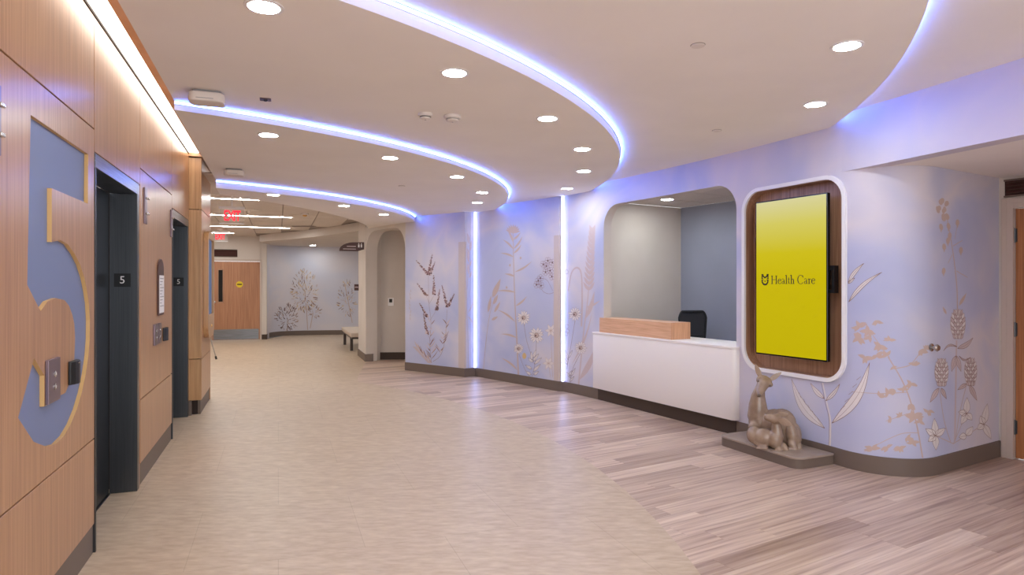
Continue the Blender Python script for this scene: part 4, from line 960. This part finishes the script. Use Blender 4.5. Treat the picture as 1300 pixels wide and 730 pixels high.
class Draw:
    def __init__(self, x0, y0, k): self.x0, self.y0, self.k = x0, y0, k; self.L = {}
    def W(self, p): return hit(self.x0+p[0]/self.k, self.y0+p[1]/self.k)
    def add(self, ink, V, Fc, lay=0): self.L.setdefault((lay, ink), []).append((V, Fc))
    def smoothpts(self, P, n=5):
        if len(P) < 3: return [tuple(Vector(P[0]).lerp(Vector(P[-1]), i/6)) for i in range(7)]
        out = []
        for i in range(len(P)-1):
            p0, p1, p2, p3 = [Vector(P[min(max(j, 0), len(P)-1)]) for j in (i-1, i, i+1, i+2)]
            for k in range(n):
                t = k/n; out.append(tuple(.5*((2*p1)+(p2-p0)*t+(2*p0-5*p1+4*p2-p3)*t*t+(3*p1-p0-3*p2+p3)*t**3)))
        return out+[tuple(P[-1])]
    def line(self, P, w0, w1=None, ink='ink_brown', lay=0):
        w1 = w0 if w1 is None else w1; Q = [self.W(p) for p in self.smoothpts(P)]; n = len(Q)
        V, Fc = stroke(Q, [w0+(w1-w0)*i/(n-1) for i in range(n)]); self.add(ink, V, Fc, lay)
    def leaf(self, p, q, w, ink='ink_tan', bend=0, outline=None, ow=.0035, vein=True, lay=0):
        a, b = Vector(p), Vector(q); d = b-a; n = Vector((-d.y, d.x))
        mid = [a+d*f+n*bend*math.sin(math.pi*f) for f in (0, .12, .25, .4, .55, .7, .85, 1)]
        ws = [0.02, .55, .9, 1, .9, .65, .35, .0]
        Lh = [m+n.normalized()*w*x/2 for m, x in zip(mid, ws)]; Rh = [m-n.normalized()*w*x/2 for m, x in zip(mid, ws)]
        V = [self.W(v) for v in Lh+Rh]; k = len(mid); Fc = [[i, i+1, k+i+1, k+i] for i in range(k-1)]
        self.add(ink, V, Fc, lay)
        if outline:
            self.line([tuple(v) for v in Lh], ow, ow*.7, outline, lay+1); self.line([tuple(v) for v in Rh], ow, ow*.7, outline, lay+1)
            if vein: self.line([tuple(v) for v in mid], ow*.7, ow*.4, outline, lay+1)
    def blob(self, p, rx, ry, ink, rot=0, lay=0, n=10):
        V = [];
        for i in range(n):
            a = 2*math.pi*i/n; x, y = rx*math.cos(a), ry*math.sin(a); V.append(self.W((p[0]+x*math.cos(rot)-y*math.sin(rot), p[1]+x*math.sin(rot)+y*math.cos(rot))))
        self.add(ink, V, [list(range(n))], lay)
    def ring(self, p, rx, ry, w, ink, rot=0, lay=1):
        P = [(p[0]+rx*math.cos(a)*math.cos(rot)-ry*math.sin(a)*math.sin(rot), p[1]+rx*math.cos(a)*math.sin(rot)+ry*math.sin(a)*math.cos(rot)) for a in [2*math.pi*i/10 for i in range(11)]]
        V, Fc = stroke([self.W(q) for q in P], w); self.add(ink, V, Fc, lay)
    def daisy(self, c, r, n=13):
        for i in range(n):
            a = 2*math.pi*i/n+random.uniform(-.1, .1); q = (c[0]+r*math.cos(a)*random.uniform(.9, 1.1), c[1]+r*1.05*math.sin(a))
            self.leaf((c[0]+r*.2*math.cos(a), c[1]+r*.2*math.sin(a)), q, r*.34, 'ink_white', 0, 'ink_brown', .003, False, 1)
        self.blob(c, r*.26, r*.30, 'ink_tan', 0, 3); self.ring(c, r*.26, r*.30, .005, 'ink_dark', 0, 4); self.blob((c[0]-r*.1, c[1]+r*.05), r*.09, r*.14, 'ink_dark', 0, 4)
    def done(self, name):
        root = None
        for (lay, ink), pcs in sorted(self.L.items()):
            laid = []
            for i, (V, Fc) in enumerate(pcs):
                INK_T[0] = .0007+.0006*lay+.00003*(i % 19)+.000004*(len(laid) % 7); laid.append(on_wall(V, Fc))
            o = mk(name if root is None else 'ink_layer', laid, ink, wr if root is None else root)
            if root is None: root = o
        return root
rnd = random.Random(3)
# lavender
D = Draw(515, 310, 4.567)
D.line([(150, 690), (140, 570), (147, 450), (135, 340), (132, 180)], .006, .004, 'ink_brown'); D.line([(160, 680), (205, 640), (230, 540), (240, 380)], .006, .004, 'ink_brown')
for p, q, j in (((132, 175), (155, 55), 0), ((125, 170), (60, 92), 0), ((140, 175), (172, 100), 0), ((165, 290), (163, 178), 0), ((120, 295), (65, 225), 0), ((180, 380), (198, 258), 0), ((125, 420), (80, 340), 0), ((125, 518), (103, 400), 0), ((240, 360), (210, 235), 0), ((248, 355), (284, 285), 0)):
    L = math.dist(p, q); n = int(L/7)
    for i in range(n):
        f = i/n; w = (1-f)*.8+.2
        x, y = p[0]+(q[0]-p[0])*f, p[1]+(q[1]-p[1])*f
        for s in (-1, 0, 1): D.blob((x+s*6*w+rnd.uniform(-1.5, 1.5), y+rnd.uniform(-3, 3)), 4.2*w+1, 3.4*w+1.2, rnd.choice(['ink_mauve', 'ink_mauve', 'ink_dark', 'ink_brown', 'ink_pink']), rnd.uniform(0, 3), 1+(i+s) % 2, 6)
    D.line([p, q], .005, .003, 'ink_dark')
for a, b in (((135, 340), (120, 300)), ((140, 450), (128, 415)), ((142, 440), (180, 380)), ((138, 345), (168, 290)), ((145, 560), (125, 515))): D.line([a, b], .004, .003, 'ink_brown')
for i in range(46):
    t = rnd.random(); bx, by = (145+rnd.uniform(-6, 6), 680-230*t) if i % 2 else (195+45*t, 650-200*t)
    s = rnd.choice((-1, 1)); L = rnd.uniform(18, 55)*(1.1-t*.5)
    D.leaf((bx, by), (bx+s*L*.75, by-L), rnd.uniform(3, 6), rnd.choice(['ink_brown', 'ink_tan', 'ink_mauve', 'ink_pink']), rnd.uniform(-.1, .1))
for i in range(16):
    bx, by = 150-5.5*i, 690-6*i; D.leaf((bx, by), (bx-12+rnd.uniform(-6, 6), by-rnd.uniform(20, 45)), 4, rnd.choice(['ink_brown', 'ink_tan']))
    D.leaf((bx, by), (bx-30, by-6), 4, 'ink_tan')
D.done('printed_lavender')
# pale grass across the slot corner
D = Draw(570, 240, 2.92)
D.line([(72, 680), (70, 540), (66, 400), (75, 250), (80, 170)], .014, .006, 'ink_faint')
for y in range(170, 320, 14): D.leaf((76, y+20), (76+rnd.choice((-1, 1))*9, y-8), 7, 'ink_pink')
D.leaf((70, 460), (92, 380), 7, 'ink_faint', .1); D.leaf((68, 470), (90, 520), 7, 'ink_faint', -.15)
D.done('printed_grass')
# tall tan plant, wheat, daisies, umbel
D = Draw(600, 270, 3.475)
D.line([(202, 715), (195, 560), (186, 380), (180, 180), (178, 60)], .034, .010, 'ink_tan')
for p, q in (((186, 262), (262, 214)), ((186, 282), (140, 270)), ((190, 352), (105, 346)), ((190, 412), (240, 368)), ((188, 482), (110, 428)), ((195, 552), (125, 535)), ((198, 695), (125, 640)), ((181, 195), (122, 178)), ((179, 160), (132, 118)), ((181, 160), (220, 104)), ((181, 180), (215, 140)), ((178, 130), (150, 70)), ((178, 120), (212, 86))):
    D.leaf(p, q, 9, 'ink_tan', .06)
for i in range(9):
    a = -math.pi*(i+.3)/9; D.leaf((178, 88), (178+34*math.cos(a), 84+34*math.sin(a)), 10, 'ink_tan')
D.blob((178, 78), 13, 14, 'ink_tan')
for p in ((165, 232), (212, 200), (150, 330)): D.blob(p, 4, 6, 'ink_tan')
D.line([(48, 690), (60, 560), (78, 440), (112, 330)], .012, .008, 'ink_tan')
for p, q, w in (((88, 375), (124, 290), 22), ((68, 440), (82, 365), 13), ((96, 440), (122, 392), 12), ((84, 474), (112, 458), 12), ((92, 405), (112, 360), 14)): D.leaf(p, q, w, 'ink_tan')
D.line([(225, 480), (240, 570), (272, 665)], .006, .005, 'ink_brown'); D.line([(282, 560), (276, 660), (262, 725)], .006, .005, 'ink_brown'); D.line([(203, 620), (230, 690), (255, 728)], .005, .005, 'ink_brown')
for c, r in (((225, 464), 31), ((282, 541), 35), ((203, 600), 23)): D.daisy(c, r)
for p, q in (((262, 650), (258, 612)), ((268, 655), (292, 622)), ((272, 668), (305, 640)), ((266, 660), (245, 640)), ((262, 690), (232, 672)), ((268, 700), (300, 668)), ((258, 715), (235, 700)), ((270, 715), (292, 700)), ((268, 640), (280, 605))): D.leaf(p, q, 11, 'ink_white', 0, 'ink_dark', .004)
D.blob((228, 632), 9, 14, 'ink_gold')
for p in ((312, 228), (332, 212), (352, 220), (366, 246), (342, 256), (322, 262), (300, 288), (282, 318), (302, 322), (350, 282), (326, 236), (290, 300)):
    for i in range(5):
        a = 2*math.pi*i/5+p[0]; D.ring((p[0]+8*math.cos(a), p[1]+10*math.sin(a)), 6, 7, .0035, 'ink_mauve', a)
    D.blob(p, 3, 3, 'ink_dark', 0, 2)
D.line([(296, 322), (312, 348), (340, 358), (372, 345)], .004, .004, 'ink_mauve'); D.line([(340, 262), (356, 300), (358, 400), (350, 560)], .006, .006, 'ink_pink'); D.line([(310, 290), (330, 300), (354, 345)], .004, .004, 'ink_mauve')
for c in ((345, 520), (335, 665)):
    for i in range(6): a = 2*math.pi*i/6; D.leaf(c, (c[0]+26*math.cos(a), c[1]+30*math.sin(a)), 12, 'ink_white', 0, 'ink_tan', .004)
    D.line([c, (c[0]+8, 725)], .006, .006, 'ink_tan')
D.done('printed_tall_flower')
# pale wheat and daisies left of the desk
D = Draw(690, 270, 3.322)
D.line([(148, 725), (170, 500), (190, 330), (206, 60)], .030, .008, 'ink_pink')
for y in range(60, 320, 22):
    for s in (-1, 1): x = 206-(y-60)*.06; D.leaf((x, y+26), (x+s*(12+(y-60)*.05), y-10), 13, 'ink_pink')
D.line([(104, 330), (118, 255), (142, 232), (160, 262), (163, 380), (160, 480)], .022, .030, 'ink_pink')
for p, q, w in (((152, 705), (222, 560), 24), ((175, 450), (215, 330), 18), ((180, 400), (240, 370), 10), ((120, 640), (205, 420), 8)): D.leaf(p, q, w, 'ink_pink', .05)
D.line([(133, 455), (116, 560), (98, 660)], .006, .005, 'ink_brown'); D.line([(155, 595), (125, 655), (112, 720)], .006, .005, 'ink_brown')
D.daisy((133, 428), 29); D.daisy((157, 570), 27)
for p, q in (((104, 620), (92, 580)), ((106, 612), (122, 580)), ((100, 640), (88, 612)), ((116, 690), (135, 655)), ((114, 696), (98, 672)), ((112, 712), (130, 690)), ((108, 690), (120, 665))): D.leaf(p, q, 8, 'ink_white', 0, 'ink_dark', .0045)
for p in ((98, 250), (100, 480), (96, 510), (102, 500)): D.ring(p, 7, 9, .004, 'ink_mauve')
D.done('printed_daisies')
# white outlined leaves under the screen
D = Draw(1000, 320, 2.808)
D.line([(150, 700), (152, 600), (140, 540), (125, 466)], .020, .010, 'ink_white'); D.line([(147, 700), (148, 600), (135, 540), (121, 468)], .0035, .003, 'ink_brown', 2)
for p, q, w, bd in (((132, 628), (14, 452), 30, -.10), ((158, 610), (292, 394), 34, .10), ((130, 522), (82, 468), 16, -.05), ((136, 530), (186, 470), 14, .06), ((218, 178), (336, 72), 14, -.07), ((216, 108), (272, 40), 13, -.05), ((216, 112), (240, 92), 8, 0)): D.leaf(p, q, w, 'ink_white', bd, 'ink_brown', .0038)
for i in range(5): D.line([(40+i*16, 500+i*22), (48+i*18, 520+i*24)], .003, .002, 'ink_brown', 2); D.line([(190+i*14, 560-i*26), (205+i*14, 548-i*26)], .003, .002, 'ink_brown', 2)
D.done('printed_broad_leaves')
# tan sprig
D = Draw(1060, 380, 3.479)
D.line([(387, 700), (362, 560), (330, 440), (292, 350), (235, 255)], .012, .007, 'ink_tan')
D.line([(268, 305), (330, 290), (375, 240), (425, 210)], .007, .005, 'ink_tan'); D.line([(320, 410), (240, 415), (165, 415), (75, 408)], .006, .004, 'ink_tan'); D.line([(345, 500), (300, 512), (225, 538)], .006, .004, 'ink_tan'); D.line([(368, 590), (300, 592), (230, 620), (130, 672)], .006, .004, 'ink_tan'); D.line([(240, 258), (190, 190), (140, 120)], .006, .004, 'ink_tan')
def sprig(c, R_, n, a0=None):
    for i in range(n):
        a = (rnd.uniform(0, 6.28) if a0 is None else a0+rnd.uniform(-1, 1)); D.leaf((c[0]-4*math.cos(a), c[1]-4*math.sin(a)), (c[0]+1.15*R_*math.cos(a), c[1]+.85*R_*math.sin(a)), R_*.52, 'ink_tan', rnd.uniform(-.1, .1))
for c, R_, n in (((108, 120), 34, 5), ((186, 96), 28, 4), ((145, 140), 34, 6), ((110, 172), 36, 6), ((155, 168), 28, 4), ((200, 205), 34, 6), ((242, 180), 26, 4), ((132, 258), 32, 5), ((185, 250), 32, 6), ((230, 245), 28, 4), ((195, 425), 26, 4), ((230, 412), 28, 5), ((265, 405), 26, 5), ((300, 395), 24, 4), ((335, 375), 28, 5), ((350, 290), 26, 4), ((255, 300), 18, 3), ((380, 225), 30, 5), ((405, 218), 22, 4), ((338, 465), 32, 6), ((350, 520), 38, 7), ((375, 540), 26, 4), ((412, 495), 26, 4), ((245, 530), 22, 3), ((290, 515), 22, 4), ((165, 662), 34, 4), ((230, 655), 28, 4), ((285, 655), 28, 5), ((320, 612), 24, 4), ((345, 630), 28, 5)): sprig(c, R_, n)
D.done('printed_leaf_sprig')
# clover
D = Draw(1165, 380, 3.655)
D.line([(180, 190), (176, 430), (172, 660)], .022, .022, 'ink_pink'); D.line([(100, 410), (122, 560), (152, 660)], .008, .008, 'ink_tan'); D.line([(225, 400), (192, 540), (176, 650)], .008, .008, 'ink_tan')
for c, rx, ry in (((186, 114), 36, 70), ((110, 338), 33, 66), ((245, 336), 30, 66)):
    D.blob(c, rx, ry, 'ink_pink', 0, 0, 16)
    for j in range(7):
        y = c[1]-ry*.82+j*ry*.26; w = rx*math.sqrt(max(.05, 1-((y-c[1])/ry)**2)); n = 5
        for i in range(n):
            f = -1+2*i/(n-1); D.leaf((c[0]+f*w*.55, y+ry*.26), (c[0]+f*w*.98, y-ry*.16), rx*.34, 'ink_white' if (i+j) % 2 else 'ink_pink', 0, 'ink_brown', .0034, False, 1)
for p, q, w, bd in (((184, 228), (256, 178), 22, .1), ((182, 220), (118, 240), 10, .25), ((176, 262), (156, 335), 24, 0), ((178, 262), (200, 335), 22, 0), ((96, 412), (56, 478), 22, 0), ((108, 412), (132, 462), 18, 0), ((226, 392), (184, 420), 18, 0), ((240, 398), (274, 470), 22, 0), ((190, 262), (245, 268), 8, .3)): D.leaf(p, q, w, 'ink_pink', bd, 'ink_brown', .0038, True, 1)
for c, T in (((82, 632), ((48, 660), (76, 552), (128, 598), (84, 700), (36, 600))), ((226, 530), ((228, 455), (188, 522), (252, 560), (200, 580))), ((306, 580), ((322, 484), (276, 604), (340, 648), (290, 540))), ((225, 632), ((255, 590), (190, 640)))):
    for q in T: D.leaf(c, q, 30, 'ink_white', 0, 'ink_brown', .0038, True, 1)
    D.line([c, (165, 670)], .006, .006, 'ink_tan')
D.done('printed_clover')
# tall seed pod plant above the clover
D = Draw(1165, 240, 4.564)
D.line([(230, 700), (226, 560), (206, 380), (186, 260), (165, 140)], .016, .009, 'ink_tan')
for p, r in (((140, 78), 20), ((170, 92), 18), ((122, 118), 18), ((160, 164), 24), ((150, 120), 16)):
    for i in range(4): a = rnd.uniform(0, 6.28); D.blob((p[0]+r*.4*math.cos(a), p[1]+r*.5*math.sin(a)), r*.55, r*.85, 'ink_tan', rnd.uniform(-.4, .4), i % 3)
for p in ((230, 195), (135, 220), (178, 215), (185, 270), (175, 300), (153, 335), (250, 355), (150, 475)): D.blob(p, 11, 20, 'ink_tan', rnd.uniform(-.2, .2)); D.leaf((p[0], p[1]+12), (p[0], p[1]+32), 7, 'ink_tan')
for a, b in (((205, 330), (258, 298)), ((225, 475), (288, 512)), ((230, 200), (215, 290)), ((200, 380), (175, 430))): D.line([a, b], .007, .005, 'ink_tan')
D.leaf((240, 675), (282, 602), 18, 'ink_tan'); D.leaf((165, 725), (145, 680), 14, 'ink_tan')
D.done('printed_seed_pods')
# faint print on the arched end wall piece
D = Draw(515, 310, 4.567)
for i in range(9): D.leaf((26+rnd.uniform(-4, 4), 440-20*i), (26+rnd.uniform(-8, 8), 420-20*i), 5, 'ink_faint')
D.done('printed_faint_sprig')
# far mural: sprays of short strokes on the alcove wall
far_root = [o for o in bpy.data.objects if o.name.startswith('wall_alcove_back')][0]
FX = [Vector(p) for p in cx]
def far_pt(u, v, off):
    dx = (u-650)/F
    for a, b in zip(FX[2:], FX[3:]):
        d = b-a; den = d.x-dx*d.y; f = (dx*a.y-a.x)/den
        if -.001 <= f <= 1.001: q = a+d*f; n = Vector((d.y, -d.x)).normalized(); return Vector((q.x+n.x*off, q.y+n.y*off, EYE+(HZ-v)*q.y/F))
    q = FX[3]; return Vector((q.x, q.y-off, EYE+(HZ-v)*q.y/F))
def far_stroke(P, w, off):
    Q = [far_pt(335+x/5.615, 310+y/5.615, off) for x, y in P]; V = []; Fc = []
    for i, p in enumerate(Q):
        d = (Q[min(i+1, len(Q)-1)]-Q[max(0, i-1)]); side = Vector((d.x, d.y, 0)); hx = side.length; n = Vector((0, 0, 1)) if hx > abs(d.z) else Vector((.98, .15, 0))
        V += [p+n*w/2, p-n*w/2]
    for i in range(len(Q)-1): Fc.append([2*i, 2*i+1, 2*i+3, 2*i+2])
    return V, Fc
for c, rx, ry, n, inks, stm, nm in (((290, 330), 88, 140, 230, ('ink_brown', 'ink_tan', 'ink_white', 'ink_gold'), [(312, 610), (305, 480), (292, 330)], 'printed_blossom_tree'), ((165, 525), 72, 90, 130, ('ink_dark', 'ink_brown', 'ink_tan'), [(165, 615), (168, 530)], 'printed_dark_bloom'),
                                  ((360, 480), 45, 40, 40, ('ink_brown', 'ink_tan'), [(330, 600), (350, 490)], 'printed_small_spray'), ((590, 390), 60, 130, 90, ('ink_faint', 'ink_brown', 'ink_gold'), [(630, 560), (600, 400), (575, 280)], 'printed_grass_head')):
    root = mk(nm, [far_stroke(stm, .02, .002)], 'ink_tan', far_root); by = {}
    for i in range(n):
        a = rnd.uniform(0, 6.283); r = math.sqrt(rnd.random()); x, y = c[0]+rx*r*math.cos(a), c[1]+ry*r*math.sin(a)
        b = math.atan2(y-c[1]-ry*.3, x-c[0])+rnd.uniform(-.7, .7); L = rnd.uniform(10, 26)
        by.setdefault(rnd.choice(inks), []).append(far_stroke([(x, y), (x+L*math.cos(b), y+L*math.sin(b))], rnd.uniform(.008, .022), .0025+.0002*(i % 9)))
    for k, pcs in by.items(): mk('ink_layer', pcs, k, root)
bpy.context.view_layer.update()
